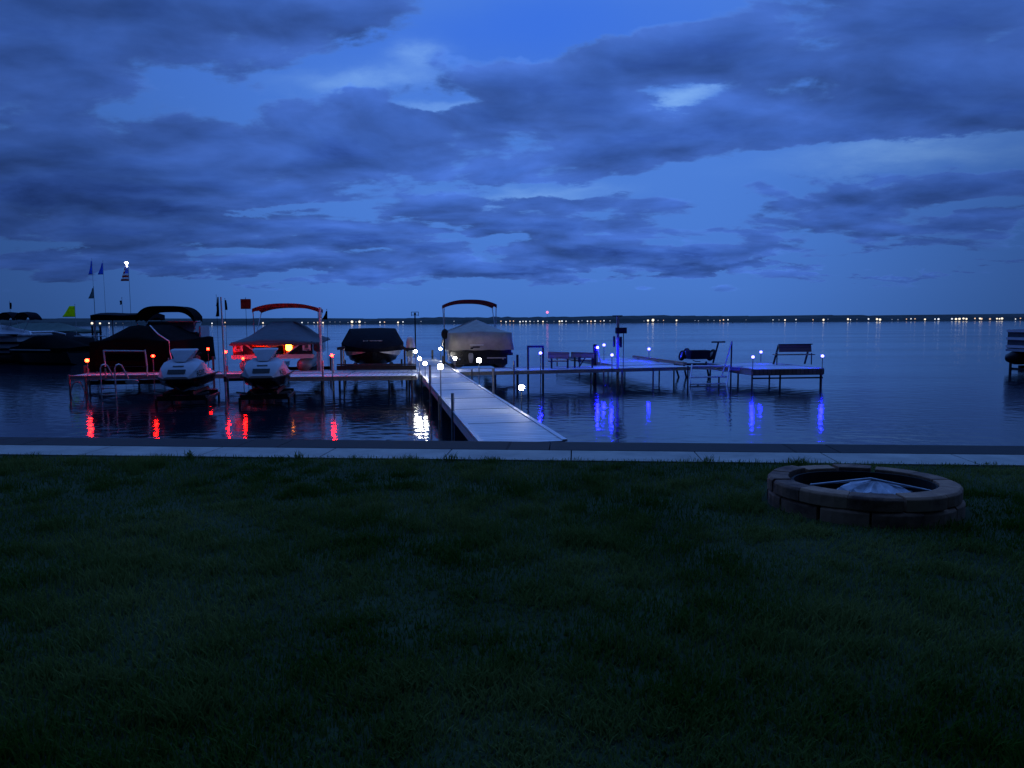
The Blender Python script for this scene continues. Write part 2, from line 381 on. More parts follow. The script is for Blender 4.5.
# far shore: wooded rise about 1.2 km away
def far_top(px):        # height of the tree line above the water's edge, in photo pixels
    base = 6.2 + .5 * math.sin(px * .011 + 1) + .35 * math.sin(px * .031)
    return max(1.6, base)
SY = 430.
hb = MB(); secs = []
for i in range(0, 521):
    px = -500 + i * 4
    e = P(px, 384, SY); X = e.x
    h = far_top(px) * SY / F + rng.uniform(-.3, .3) + .2 * math.sin(i * 1.7)
    secs.append([Vector((X, SY - 8, WATER - .5)), Vector((X, SY + 2, WATER + h * .55)), Vector((X, SY + 25, WATER + h)), Vector((X, SY + 220, WATER + h * 1.02)), Vector((X, SY + 420, WATER - .5))])
hb.loft(secs, closed=False)
tag(hb.build('hills', mat('distant_woods', (.03, .045, .04), .95, 0, .4, .05)), kind='structure')

lights = [(92, 2.4), (100, 2.2), (109, 1.4), (116, .8), (123, .8), (180, 1.1), (186, 1.6), (212, 1.5), (225, 1.3), (263, 1.9), (298, 1.1), (302, 1.3), (308, 1), (314, 1.2), (318, 1.6), (323, 1.8), (330, .9),
          (335, .9), (340, .9), (348, .9), (352, 2.2), (356, 1), (359.5, 2.4), (365, .9), (380, 1.6), (384.5, 1.5), (398, 2), (403, 1.2), (421, .9), (454, 1), (501, 1.3), (506, 1.6), (510, 1.5), (513.5, 1.3), (520, 1.5), (523, 1.4),
          (526, 1.6), (530, 1.1), (534, 1), (538, 1.1), (543, 1.8), (547, 1), (554, .9), (559.5, 1.9), (562, 1.6), (566, 1.3), (573, .9), (578.5, 1.2), (582, 1), (587.5, 1.7), (591, 1.7), (595, 1.5), (600.5, 1.2), (604, 1.2), (610, 1),
          (644, 1), (648, 2), (653, 2.4), (658, 1), (663.5, 1.1), (676.5, 1.9), (695, 1), (698.5, .9), (708, .9), (714, 1), (720, 1.1), (723.5, 1.4), (728, 1.4), (746, .8), (773, 1.1), (779, 1), (785, 1.8), (796, 1.2), (813, 1.3), (823.5, 1.9),
          (828, 1), (848, 1.8), (850.5, 1.2), (857, 1), (868.5, 1.6), (877, 1.9), (880, 1.9), (892, 1), (898, 1), (906.5, 1.2), (911, 1.3), (915, 1.4), (925, 1.9), (935, 1.4), (938.5, 1.7), (952, 1.6), (956, 1.9), (959.5, 2), (963.5, 1.8), (966.5, 2),
          (975, 1.3), (980, 2), (981.5, 1.7), (990, 1.5), (997, 1.8), (999.5, 1.8), (1002, 1.9), (1015.5, 1.2), (1020.5, 1.2)]
LM = [emit('far_light_white', (.9, .95, 1), 1.2), emit('far_light_cream', (1, .86, .62), 1.5), emit('far_light_orange', (1, .66, .4), 1.0), emit('far_light_dim', (.55, .62, .8), .5)]
LB = ['small white light on the far shore', 'bright cream light on the far shore', 'small orange light on the far shore', 'faint bluish light on the far shore']
balls = {}
for px, s in lights:
    k = 3 if s <= 1.0 else (1 if s >= 1.75 else (2 if (int(px * 7) % 3 == 0) else 0))
    if k not in balls:
        balls[k] = MB().sphere((0, 0, 0), 1.0, 8).build('shore_light', LM[k]); o = balls[k]
    else: o = balls[k].copy(); C.objects.link(o)
    yw = 319.5 - (px - 512) * ROLL + 3.9
    p = P(px, yw - 1.9 - rng.uniform(-.3, .6), SY - 12); o.location = p
    q = s * rng.uniform(.36, .52) * SY / F; o.scale = (q * (1.15 if px > 860 else 1), q, q)
    tag(o, LB[k], 'shore light', 'lights along the far shore')

# ------------------------------------------------------------------ lawn grass (uncountable)
def blades(count, area, hmin, hmax, clump=True):
    vs = np.zeros((count * 5, 3), np.float32)
    x0, x1, y0, y1 = area
    y = rng.uniform(y0 ** .5, y1 ** .5, count) ** 2; x = rng.uniform(-1, 1, count) * (1.6 + y * .84)
    # tufts: pull towards random centres
    nc = 900; cy = rng.uniform(y0, y1, nc); cx = rng.uniform(-1, 1, nc) * (1.6 + cy * .84); w = rng.integers(0, nc, count)
    pull = rng.uniform(0, 1, count) < .34
    x = np.where(pull, cx[w] + rng.normal(0, .07, count), x); y = np.where(pull, cy[w] + rng.normal(0, .07, count), y)
    patch = .5 + .5 * np.sin(x * 1.3 + 1.7 * np.sin(y * .9)) * np.sin(y * 1.9 + x * .4)
    h = rng.uniform(hmin, hmax, count) * (.6 + .7 * patch) * np.where(pull, 1.6, 1)
    a = rng.uniform(0, 2 * np.pi, count); lean = rng.uniform(.15, 1.1, count) * h; wdt = rng.uniform(.0022, .005, count)
    dx, dy = np.cos(a), np.sin(a)
    base = np.stack([x, y, np.full(count, -.014)], 1)
    side = np.stack([-dy, dx, 0 * dx], 1) * wdt[:, None]
    mid = base + np.stack([dx * lean * .35, dy * lean * .35, h * .6], 1); tip = base + np.stack([dx * lean, dy * lean, h * .95], 1)
    V = np.stack([base - side, base + side, mid + side * .8, mid - side * .8, tip], 1).reshape(-1, 3)
    keep = np.ones(count, bool)
    rel = V.reshape(count, 5, 3)[:, 0, :2]
    off = (rel[:, 0] - W0.x) * wn_.x + (rel[:, 1] - W0.y) * wn_.y
    keep &= off < -1.24 + rng.normal(0, .025, count)
    keep &= ((rel[:, 0] - FP[0]) / .86) ** 2 + ((rel[:, 1] - FP[1]) / .74) ** 2 > 1
    V = V.reshape(count, 5, 3)[keep]; c = len(V)
    me = bpy.data.meshes.new('grass'); me.vertices.add(c * 5); me.vertices.foreach_set('co', V.reshape(-1).astype(np.float32))
    i = np.arange(c)[:, None] * 5
    loops = np.concatenate([i + np.array([[0, 1, 2, 3]]), i + np.array([[3, 2, 4]])], 1).reshape(-1)
    me.loops.add(len(loops)); me.loops.foreach_set('vertex_index', loops.astype(np.int32))
    me.polygons.add(c * 2)
    st = np.stack([np.arange(c) * 7, np.arange(c) * 7 + 4], 1).reshape(-1); me.polygons.foreach_set('loop_start', st.astype(np.int32))
    me.update(calc_edges=True); me.validate()
    return me
FPc = P(863, 489, 6.45); FP = (FPc.x, 6.45)
mm, n, l, b = nt('lawn_grass'); gn, gl, gb_ = n, l, b; b.inputs['Roughness'].default_value = .85; b.inputs['Specular IOR Level'].default_value = .03
tc = n.new('ShaderNodeTexCoord'); no = n.new('ShaderNodeTexNoise'); no.inputs['Scale'].default_value = .6; no.inputs['Detail'].default_value = 6; l.new(tc.outputs['Object'], no.inputs['Vector'])
r = n.new('ShaderNodeValToRGB'); r.color_ramp.elements[0].color = (.036, .09, .009, 1); r.color_ramp.elements[1].color = (.20, .225, .06, 1); r.color_ramp.elements[0].position = .38; r.color_ramp.elements[1].position = .66
no2 = n.new('ShaderNodeTexNoise'); no2.inputs['Scale'].default_value = 60; l.new(tc.outputs['Object'], no2.inputs['Vector'])
ad = n.new('ShaderNodeMath'); ad.operation = 'MULTIPLY_ADD'; ad.inputs[1].default_value = .35; l.new(no2.outputs['Fac'], ad.inputs[0])
sb = n.new('ShaderNodeMath'); sb.operation = 'SUBTRACT'; sb.inputs[1].default_value = .175; l.new(no.outputs['Fac'], sb.inputs[0]); l.new(sb.outputs[0], ad.inputs[2])
l.new(ad.outputs[0], r.inputs['Fac']); l.new(r.outputs['Color'], b.inputs['Base Color'])
tr_ = n.new('ShaderNodeBsdfTranslucent'); l.new(r.outputs['Color'], tr_.inputs['Color']); ms_ = n.new('ShaderNodeMixShader'); ms_.inputs[0].default_value = .35
l.new(b.outputs[0], ms_.inputs[1]); l.new(tr_.outputs[0], ms_.inputs[2]); l.new(ms_.outputs[0], [q for q in n if q.type == 'OUTPUT_MATERIAL'][0].inputs['Surface'])
gme = blades(260000, (-9, 9, 1.9, 8.95), .025, .062); gme.materials.append(mm)
go = bpy.data.objects.new('grass', gme); C.objects.link(go); tag(go, 'short dark lawn grass with taller tufts in front of the walk', 'grass', kind='stuff')

for px, lab in ((450, 'spiky weed tuft at the edge of the walk before the pier'), (300, 'weed tuft at the edge of the walk, left of the pier'), (190, 'low weed tuft at the far left of the walk edge')):
    p = G(px, 460 + (px - 450) * .008, 0)
    t = MB()
    for k in range(34):
        a = rng.uniform(0, 6.28); hh = rng.uniform(.05, .12); ln = rng.uniform(.02, .12); o = Vector((rng.normal(0, .035), rng.normal(0, .02), 0)); s_ = Vector((-math.sin(a), math.cos(a), 0)) * .004
        q = o + Vector((math.cos(a) * ln * .4, math.sin(a) * ln * .4, hh * .7)); e = o + Vector((math.cos(a) * ln, math.sin(a) * ln, hh))
        t.add([o - s_, o + s_, q + s_, q - s_, e], [(0, 1, 2, 3), (3, 2, 4)])
    o = t.build('weed_tuft', mm); o.location = (p.x, p.y, -.01); tag(o, lab, 'weed', 'weeds along the walk edge')

# ------------------------------------------------------------------ fire pit
fp = Thing('fire_pit', 'low oval fire pit ring of dark brown stone blocks on the lawn', 'fire pit', (FP[0], FP[1], 0), R(-4))
mm, n, l, b = nt('rough_pit_stone'); b.inputs['Roughness'].default_value = .9
tc = n.new('ShaderNodeTexCoord'); no = n.new('ShaderNodeTexNoise'); no.inputs['Scale'].default_value = 5; no.inputs['Detail'].default_value = 9; l.new(tc.outputs['Object'], no.inputs['Vector'])
r = n.new('ShaderNodeValToRGB'); e = r.color_ramp.elements; e[0].color = (.08, .034, .02, 1); e[0].position = .3; e[1].color = (.40, .215, .12, 1); e[1].position = .72
ge = n.new('ShaderNodeNewGeometry'); va = n.new('ShaderNodeMath'); va.operation = 'MULTIPLY_ADD'; va.inputs[1].default_value = .42; l.new(ge.outputs['Random Per Island'], va.inputs[0])
vs_ = n.new('ShaderNodeMath'); vs_.operation = 'SUBTRACT'; vs_.inputs[1].default_value = .2; l.new(no.outputs['Fac'], vs_.inputs[0]); l.new(vs_.outputs[0], va.inputs[2])
l.new(va.outputs[0], r.inputs['Fac']); l.new(r.outputs['Color'], b.inputs['Base Color'])
bu = n.new('ShaderNodeBump'); bu.inputs['Strength'].default_value = .7; bu.inputs['Distance'].default_value = .02; no.inputs['Roughness'].default_value = .65
l.new(no.outputs['Fac'], bu.inputs['Height']); l.new(bu.outputs['Normal'], b.inputs['Normal'])
def course(z0, z1, off, nb=15, grow=0.):
    t = MB()
    for k in range(nb):
        a0 = (k + off + rng.uniform(-.06, .06)) / nb * 2 * math.pi + .012; a1 = (k + 1 + off) / nb * 2 * math.pi - .012
        jr = rng.uniform(-.016, .016); jz = rng.uniform(-.009, .007)
        sec = []
        for i in range(5):
            a = a0 + (a1 - a0) * i / 4; ca, sa = math.cos(a), math.sin(a); fl = 1 - .012 * (abs(i - 2) / 2) ** 2
            ro = [(.795 + jr + grow) * fl, (.715 + jr + grow) * fl]; ri = [.615 + jr, .53 + jr]
            sec.append([Vector((ri[0] * ca, ri[1] * sa, z0)), Vector((ro[0] * ca, ro[1] * sa, z0)), Vector((ro[0] * ca * 1.0, ro[1] * sa * 1.0, z1 - .02 + jz)), Vector(((ro[0] - .02) * ca, (ro[1] - .02) * sa, z1 + jz)), Vector((ri[0] * ca, ri[1] * sa, z1 + jz))])
        t.loft(sec)
    return t
for z0, z1, off, g in ((-.02, .108, .5, .012), (.113, .228, .1, 0)):
    o = fp.part('stone_course', course(z0, z1, off, 12, g), mm)
    bv = o.modifiers.new('bevel', 'BEVEL'); bv.width = .007; bv.segments = 2; bv.limit_method = 'ANGLE'
t = MB(); t.lathe([(.66, -.02), (.6, .03), (.3, .05), (.001, .045)], (0, 0, 0), 24)
for v in t.v: v.y *= .82
fp.part('ash_bed', t, M['charcoal'])
t = MB(); t.lathe([(.585, .0), (.606, .0), (.606, .2), (.585, .2), (.585, .0)], (0, 0, 0), 40)
for v in t.v: v.y *= .80
fp.part('liner', t, mat('sooty_steel', (.012, .011, .01), .9, 0, .4))
ss = Thing('spark_screen', 'crumpled pale cone lid with two metal rods lying inside the fire pit', 'screen', (FP[0] + .08, FP[1] - .02, .05), R(-4))
t = MB(); seg = 22; rings = []
for i, (rr, zz_) in enumerate(((.30, .13), (.26, .145), (.16, .18), (.07, .212), (.004, .228))):
    rings.append([Vector((rr * math.cos(2 * math.pi * k / seg) * (1 + .07 * ((k * 7) % 3 - 1)), rr * .85 * math.sin(2 * math.pi * k / seg), zz_ + (.016 * ((k % 2) * 2 - 1) if i in (1, 2) else 0) + (rng.uniform(-.014, .014) if i < 3 else 0))) for k in range(seg)])
t.loft(rings); ss.part('cone_lid', t, mat('dull_steel_mesh', (.42, .43, .46), .6, .2, .4, 8, .4))
for a, bb in ((P(810, 485, 6.35), P(871, 478.5, 6.42)), (P(870, 478.5, 6.42), P(935, 492, 6.3))):
    t = MB(); t.tube([ss.L(a), ss.L(bb)], .011); ss.part('rod', t, M['steel'])
for a in (0, math.pi):
    t = MB(); t.box((.32 * math.cos(a), 0, .085), (.03, .03, .08)); ss.part('foot', t, M['dark_metal'])

# ------------------------------------------------------------------ docks
def dock(name, label, nl, nr, width, fascia, legs, legz=-1.3, alongx=True, dirv=None):
    """near-left and near-right corners on the ground plan; the deck runs back by width (perpendicular or along dirv)"""
    nl = Vector((nl.x, nl.y, 0)); nr = Vector((nr.x, nr.y, 0)); L = (nr - nl).length; e = (nr - nl) / L
    back = Vector((-e.y, e.x, 0)) if dirv is None else dirv
    rz = math.atan2(e.y, e.x)
    T = Thing(name, label, 'dock', ((nl.x + nr.x) / 2, (nl.y + nr.y) / 2, ZD - fascia), rz)
    loc = lambda p: T.L(p)
    c = [loc(q) for q in (nl, nr, nr + back * width, nl + back * width)]
    def slab(z0, z1, ins=0.):
        t = MB(); ctr = sum(c, Vector()) / 4
        q = [ctr + (v - ctr) * (1 - ins) for v in c]
        t.add([Vector((v.x, v.y, z)) for z in (z0, z1) for v in q], [(3, 2, 1, 0), (4, 5, 6, 7)] + [(i, (i + 1) % 4, (i + 1) % 4 + 4, i + 4) for i in range(4)]); return t
    dk = slab(ZD - .04, ZD)
    t = MB()
    for i in range(4):
        a, bb = c[i], c[(i + 1) % 4]; t.bar((a.x, a.y, ZD - .043 - fascia / 2), (bb.x, bb.y, ZD - .043 - fascia / 2), .05, fascia)
    T.part('side_frame', t, M['alu'])
    t = MB()                                                # edge trim and the joints between deck panels
    for i in ((0, 2) if alongx else (1, 3)):
        a, bb = c[i], c[(i + 1) % 4]; t.bar((a.x, a.y, ZD + .004), (bb.x, bb.y, ZD + .004), .07, .034)
    T.part('edge_trim', t, M['alu'])
    n_ = max(1, round((L if alongx else width) / 2.0))
    for k in range(1, n_):
        f = k / n_
        a, bb = ((c[0] + (c[1] - c[0]) * f, c[3] + (c[2] - c[3]) * f) if alongx else (c[0] + (c[3] - c[0]) * f, c[1] + (c[2] - c[1]) * f))
        a, bb = a + (bb - a) * .04, bb + (a - bb) * .04
        dk.bar((a.x, a.y, ZD + .0005), (bb.x, bb.y, ZD + .0005), .03, .007, 1)
    T.part('deck', dk, [M['deckx'] if alongx else M['deck'], M['dark_metal']])
    for wp, top in legs:
        q = loc(wp); t = MB(); t.tube([(q.x, q.y, legz), (q.x, q.y, top)], .03, 8); T.part('post', t, M['steel'], smooth=40)
    return T

def proj(p):
    v = p - Vector((0, 0, H)); d = v.dot(fw); return 512 + F * v.dot(rt) / d, 384 - F * v.dot(up) / d
def on_line(a, bb, px):                 # point of a plan line seen at this column
    lo, hi = -.5, 1.5
    for _ in range(50):
        t = (lo + hi) / 2; q = a + (bb - a) * t
        if proj(Vector((q.x, q.y, ZD)))[0] < px: lo = t
        else: hi = t
    return a + (bb - a) * ((lo + hi) / 2)
# main pier
pl_, pr_ = G(480, 441, ZD), G(565, 441, ZD)
pcen = (pl_ + pr_) / 2; hw = .59
pc0 = pcen - d2 * .1
def PF(u, v): q = pc0 + d2 * u + r2 * v; return Vector((q.x, q.y, 0))
PL = (G(430, 357.5, ZD) - pc0).dot(d2)
legs = []
for u, tl, tr in ((3.6, .30, ZD), (6.6, ZD, .55), (9.3, .48, ZD), (13, ZD, ZD), (17, ZD, ZD), (21, ZD, ZD)):
    legs += [(PF(u, -hw - .03), tl), (PF(u, hw + .03), tr)]
dock('main_pier', 'long pale main pier running straight out from the seawall', PF(.0, -hw), PF(.0, hw), PL, .13, legs, alongx=False, dirv=d2)

# cross docks
al, ar = G(68, 376.2, ZD), G(424, 372.6, ZD)
e = (ar - al).normalized(); back = Vector((-e.y, e.x, 0))
# end the left dock just short of the pier
u_ = (ar - pc0).dot(d2); ar = PF(u_, -hw - .04); al = ar + (al - ar)
lg = [(al + (ar - al) * f + back * o, z) for f, o, z in ((.005, -.03, .0), (.05, -.03, ZD), (.005, 1.2, .12), (.3, -.03, ZD), (.3, 1.2, ZD), (.55, -.03, .55), (.75, -.03, .5), (.763, 1.2, .75), (.9, 1.2, ZD), (.97, -.03, ZD))]
LD = dock('cross_dock', 'pale cross dock left of the main pier with red post lamps', al, ar, 1.15, .075, lg)
bl, brr = PF((G(452, 372.8, ZD) - pc0).dot(d2), hw + .04), G(692, 367.2, ZD)
e2 = (brr - bl).normalized(); back2 = Vector((-e2.y, e2.x, 0))
lg = [(bl + (brr - bl) * f + back2 * o, z) for f, o, z in ((.05, -.03, .05), (.22, -.03, .3), (.6, -.03, ZD), (.6, 1.2, ZD), (.68, -.03, ZD), (.82, -.03, ZD), (.99, -.03, ZD), (.99, 1.2, ZD))]
dock('cross_dock', 'narrow pale cross dock right of the main pier under blue lamps', bl, brr, 1.6, .06, lg)
# wider landing in front of the left arm, next to the pier
w0 = on_line(al, ar, 282); w1 = ar; 
dock('landing_deck', 'broad pale landing deck where the left cross dock meets the main pier', w0 - back * 1.5, w1 - back * 1.5, 1.46, .07, [(w0 - back * 1.5 + (w1 - w0) * f, z) for f, z in ((.02, ZD), (.36, .45), (.97, ZD))])
# wide finger deck behind the right arm
f0 = bl + (brr - bl) * .74 + back2 * 1.65; f1 = bl + (brr - bl) * .995 + back2 * 1.65
dock('finger_deck', 'wide violet lit finger deck reaching out behind the right cross dock', f0, f1, 9.2, .1,
     [(f0 + d2 * k, ZD) for k in (1, 5, 9)] + [(f1 + d2 * k, ZD) for k in (1, 5, 9)], alongx=False, dirv=d2)
# platform with bench
q0, q1 = G(752, 369.2, ZD), G(823, 368.4, ZD)
PT = dock('platform', 'square swim platform on tall legs at right with a bench on it', q0, q1, 3.4, .17, [], alongx=False, dirv=d2)
for k, (a, dy_) in enumerate(((.005, 0.), (.13, 1.6), (.42, .1), (.97, 0.), (.03, 3.3), (.97, 3.3))):
    p = PT.L(q0 + (q1 - q0) * a + d2 * dy_); t = MB(); t.tube([(p.x, p.y, -1.3), (p.x, p.y, ZD - .05)], .032, 8); PT.part('post', t, M['dark_metal'])
t = MB(); a, bb = PT.L(q0), PT.L(q1); t.bar((a.x, a.y, -.36), (bb.x, bb.y, -.36), .04, .05); PT.part('brace', t, M['dark_metal'])
t = MB(); t.bar((a.x - .02, a.y - .04, ZD - .1), (bb.x + .02, bb.y - .04, ZD - .1), .03, .17); PT.part('front_board', t, M['woodx'])
# gangway to the platform
g0 = brr + Vector((.06, .35, 0)); g1 = q0 + d2 * .75 - r2 * .05
dock('gangway', 'thin dark gangway joining the right cross dock to the platform', g0, g1, .6, .05, [], alongx=True)
# left finger between the two covered pontoons
h0 = al + (ar - al) * .475 + back * 1.2; h1 = h0 + (ar - al).normalized() * .62
dock('finger_dock', 'short finger dock between the black and the red topped boats', h0, h1, 6.5, .1, [(h0 + d2 * 3, ZD), (h0 + d2 * 6, ZD), (h1 + d2 * 3, ZD), (h1 + d2 * 6, ZD)], alongx=False, dirv=d2)
T = Thing('dock_box', 'long low pale storage bench on the finger dock, lit pink', 'storage box', (*(h0 + r2 * .32 + d2 * .3).xy, ZD), TH)
t = MB(); t.box((0, 2.1, ZD + .13), (.42, 4.2, .25)); T.part('body', t, M['cover_white']); t = MB(); t.box((0, 2.1, ZD + .275), (.47, 4.26, .035)); T.part('lid', t, M['white'])

# ------------------------------------------------------------------ lamps
def lamp(px, py, Y, kind, label, rad=.058, group=None, base=ZD):
    p = P(px, py, Y)
    T = Thing('dock_lamp', label, 'dock lamp', (p.x, p.y, base), 0, group)
    t = MB(); t.tube([(0, 0, base), (0, 0, p.z - rad * .8)], .013, 8); T.part('pole', t, M['steel'])
    t = MB(); t.sphere((0, 0, p.z), rad, 14, .95); T.part('globe', t, M['lamp_' + kind], smooth=60)
    t = MB(); t.lathe([(.012, p.z - rad * 1.25), (.03, p.z - rad * .98), (.036, p.z - rad * .86), (.001, p.z - rad * .84)], (0, 0, 0), 10); T.part('socket', t, M['dark_metal'])
    return T
bn, bn2 = back * .09, back2 * .09
EDGE = {'W': (w0 - back * 1.6, w1 - back * 1.6), 'L': (al - bn, ar - bn), 'R': (bl - bn2, brr - bn2), 'pl': (PF(PL, -hw - .09), PF(0, -hw - .09)), 'pr': (PF(PL, hw + .09), PF(0, hw + .09)), 'pf': (q0 - d2 * .08, q1 - d2 * .08)}
EDGE['pr'] = (PF(PL, hw + .09), PF(0, hw + .09))
def edge_lamp(e, px, py, kind, label, rad, group): lamp(px, py, on_line(*EDGE[e], px).y, kind, label, rad, group, -1.3)
ga, gw, gb = 'red lamps on the left docks', 'white globe lamps along the main pier', 'blue lamps on the right docks'
def dl(a, bb, f, o, bk): q = a + (bb - a) * f + bk * o; return q.y
lamp(87, 360.5, 23.2, 'amber', 'amber lamp at the left end of the cross dock', .06, ga)
edge_lamp('L', 153, 356, 'red', 'red lamp left of the first watercraft, before the black covered boat', .045, ga)
lamp(208, 349, 27.0, 'red', 'red lamp behind the first watercraft on the finger dock', .048, ga)
lamp(225.5, 352, 23.9, 'red', 'red lamp beside the white flagpole between the two watercraft', .045, ga)
edge_lamp('L', 243, 358.5, 'red', 'red lamp at the left of the second watercraft', .046, ga)
edge_lamp('W', 332, 355.5, 'red', 'red lamp between the red topped pontoon and the dark runabout', .045, ga)
edge_lamp('pl', 415.5, 351.5, 'white', 'white globe lamp beside the lift motor post, farthest on the left edge', .056, gw)
edge_lamp('pl', 419.5, 358.5, 'white', 'white globe lamp second from the far end on the left edge', .056, gw)
lamp(425, 363.7, 22.3, 'white', 'white globe lamp at the corner of pier and left cross dock', .056, gw)
edge_lamp('pl', 440.5, 366.7, 'white', 'white globe lamp nearest the shore on the left edge of the pier', .06, gw)
edge_lamp('pr', 440.5, 349, 'white', 'white globe lamp at the far end beside the taupe covered boat', .06, gw)
edge_lamp('pr', 455, 358.5, 'white', 'white globe lamp in front of the taupe covered boat, on the pier edge', .058, gw)
edge_lamp('pr', 479, 360.3, 'white', 'white globe lamp in the middle of the right pier edge', .062, gw)
edge_lamp('pr', 521.5, 387.5, 'white', 'white globe lamp nearest the shore on the right edge of the pier', .053, gw)
edge_lamp('R', 540.5, 353, 'blue', 'blue lamp by the hoop frame, nearest the main pier', .046, gb)
lamp(597.5, 347.5, 27.2, 'blue', 'blue lamp on a white slanted pole beside the tall winch post', .05, gb)
lamp(604, 345, 30.5, 'blue', 'blue lamp highest and farthest of those by the winch post', .053, gb)
edge_lamp('R', 612, 355, 'blue', 'blue lamp at the foot of the tall winch post', .046, gb)
lamp(649, 349, 30., 'blue', 'blue lamp behind the sloping dark plank', .05, gb)
edge_lamp('pf', 753, 357, 'blue', 'blue lamp at the front left corner of the swim platform', .046, gb)
lamp(761, 352, 28.8, 'blue', 'blue lamp at the back left of the swim platform', .048, gb)
edge_lamp('pf', 822.5, 356, 'blue', 'blue lamp at the right corner of the swim platform', .046, gb)

# ------------------------------------------------------------------ boats
def local_pt(T, px, py, Y): return T.L(P(px, py, Y))
def ring(w, z, y, n=1): return None
def arch(w, z, drop, y, n=10, ex=2.6):
    return [Vector((w / 2 * math.cos(math.pi * (1 - i / n)) if False else -w / 2 + w * i / n, y, z - drop * (abs(2 * i / n - 1)) ** ex)) for i in range(n + 1)]
def bimini(T, cx, w, y0, y1, z, drop, m, legz, legm, lean=.25, thick=.05, ex=2.6):
    t = MB(); secs = []
    ns = 6
    for j in range(ns + 1):
        y = y0 + (y1 - y0) * j / ns; sag = .035 * math.sin(math.pi * ((j * 3 / ns) % 1))
        top = [p + Vector((cx, 0, -sag)) for p in arch(w, z, drop, y, 20, ex)]
        secs.append(top + [p - Vector((0, 0, thick + (.09 if j in (0, ns) else 0))) for p in reversed(top)])
    t.loft(secs); T.part('bimini_top', t, m, smooth=50)
    for yy, ly in ((y0 + .05, y0 + .05 + lean), (y1 - .05, y0 + .05 + lean + .2)):
        t = MB(); pts = [p + Vector((cx, 0, -thick - .01)) for p in arch(w - .05, z, drop, yy, 20, ex)]
        t.tube([Vector((cx - w / 2 + .03, ly, legz))] + pts + [Vector((cx + w / 2 - .03, ly, legz))], .017, 6); T.part('bimini_frame', t, legm, smooth=60)
def tent(T, W, L, zb, ze, zr, m, y0=0., ridge0=.28, ridge1=.8, name='cover', over=.06, rw=.12, skirt_out=.03, flat=.0):
    """boat cover: a skirt, an edge and a ridge held up by poles, sagging between them"""
    t = MB(); secs = []; ny = 22
    for j in range(ny + 1):
        f = j / ny; y = y0 - over + (L + 2 * over) * f
        if f < ridge0: k = (f / ridge0) ** .85
        elif f > ridge1: k = ((1 - f) / (1 - ridge1)) ** .8
        else: k = 1 - .09 * math.sin((f - ridge0) / (ridge1 - ridge0) * math.pi * 2) ** 2
        hw_ = W / 2 + over - (.10 * (max(0, .12 - f) / .12) ** 2)
        zr_ = ze + (zr - ze) * k; pts = []
        N = 8
        prof = [(-1, zb + .02 * math.sin(j * 1.9)), (-.992, (zb + ze) / 2), (-.975, ze)]
        for i in range(1, N):
            u = -1 + 2 * i / N; a = min(1, (1 - abs(u)) / (1 - flat)); s_ = a ** 1.08
            prof.append((u * .97, ze + (zr_ - ze) * s_ + .012 * math.sin(i * 2.1 + j * 1.3)))
        prof += [(.975, ze), (.992, (zb + ze) / 2), (1, zb + .02 * math.sin(j * 2.3 + 1))]
        out = [Vector((u * (hw_ + (skirt_out if abs(u) == 1 else 0)), y, z)) for u, z in prof]
        secs.append(out)
    t.loft(secs, closed=False)
    # front and rear curtains
    for s_, y in ((secs[0], y0 - over), (secs[-1], y0 + L + over)):
        o = len(t.v); n_ = len(s_); bot = [Vector((p.x, y + (-.02 if y < 1 else .02), zb + .015 * math.sin(i * 2))) for i, p in enumerate(s_)]
        t.add(s_ + bot, [(i, i + 1, i + 1 + n_, i + n_) for i in range(n_ - 1)])
    o = T.part(name, t, m, smooth=35)
    sol = o.modifiers.new('thickness', 'SOLIDIFY'); sol.thickness = .012
    return o
def tubes(T, W, L, zc, r_, y0=0.):
    for sx in (-1, 1):
        t = MB(); x = sx * (W / 2 - r_ - .12)
        pts = []; prof = [(0, .02), (.12, .55), (.3, .85), (.55, 1), (L - .2, 1), (L, .9)]
        secs = [[Vector((x + r_ * k * math.cos(a * math.pi / 8), y0 + yy, zc + (r_ * (1 - k) * .5) + r_ * k * math.sin(a * math.pi / 8))) for a in range(16)] for yy, k in prof]
        t.loft(secs); T.part('pontoon_tube', t, M['alu'], smooth=60)
def lift(px_loc, label, W, L, zb, rz, top=.4, bunk=.1, m=None, y0=-.2, uprights=True, group='boat lifts'):
    T = Thing('boat_lift', label, 'boat lift', (px_loc.x, px_loc.y, -1.3), rz, group); m = m or M['steel']
    for sx in (-1, 1):
        for yy in (y0, y0 + L):
            t = MB(); t.box((sx * W / 2, yy, (-1.3 + top) / 2), (.075, .075, top + 1.3)); T.part('upright', t, m)
        t = MB(); t.box((sx * (W / 2 - .1 - .35), y0 + L / 2, zb - .06), (.14, L, .12)); T.part('bunk', t, M['rubber'])
        t = MB(); t.box((sx * (W / 2), y0 + L / 2, -.95), (.07, L, .1)); T.part('side_rail', t, m)
    for yy in (y0, y0 + L):
        t = MB(); t.box((0, yy + .08, zb - .19), (W - .08, .09, .14)); T.part('cross_beam', t, M['dark_metal'])
    return T
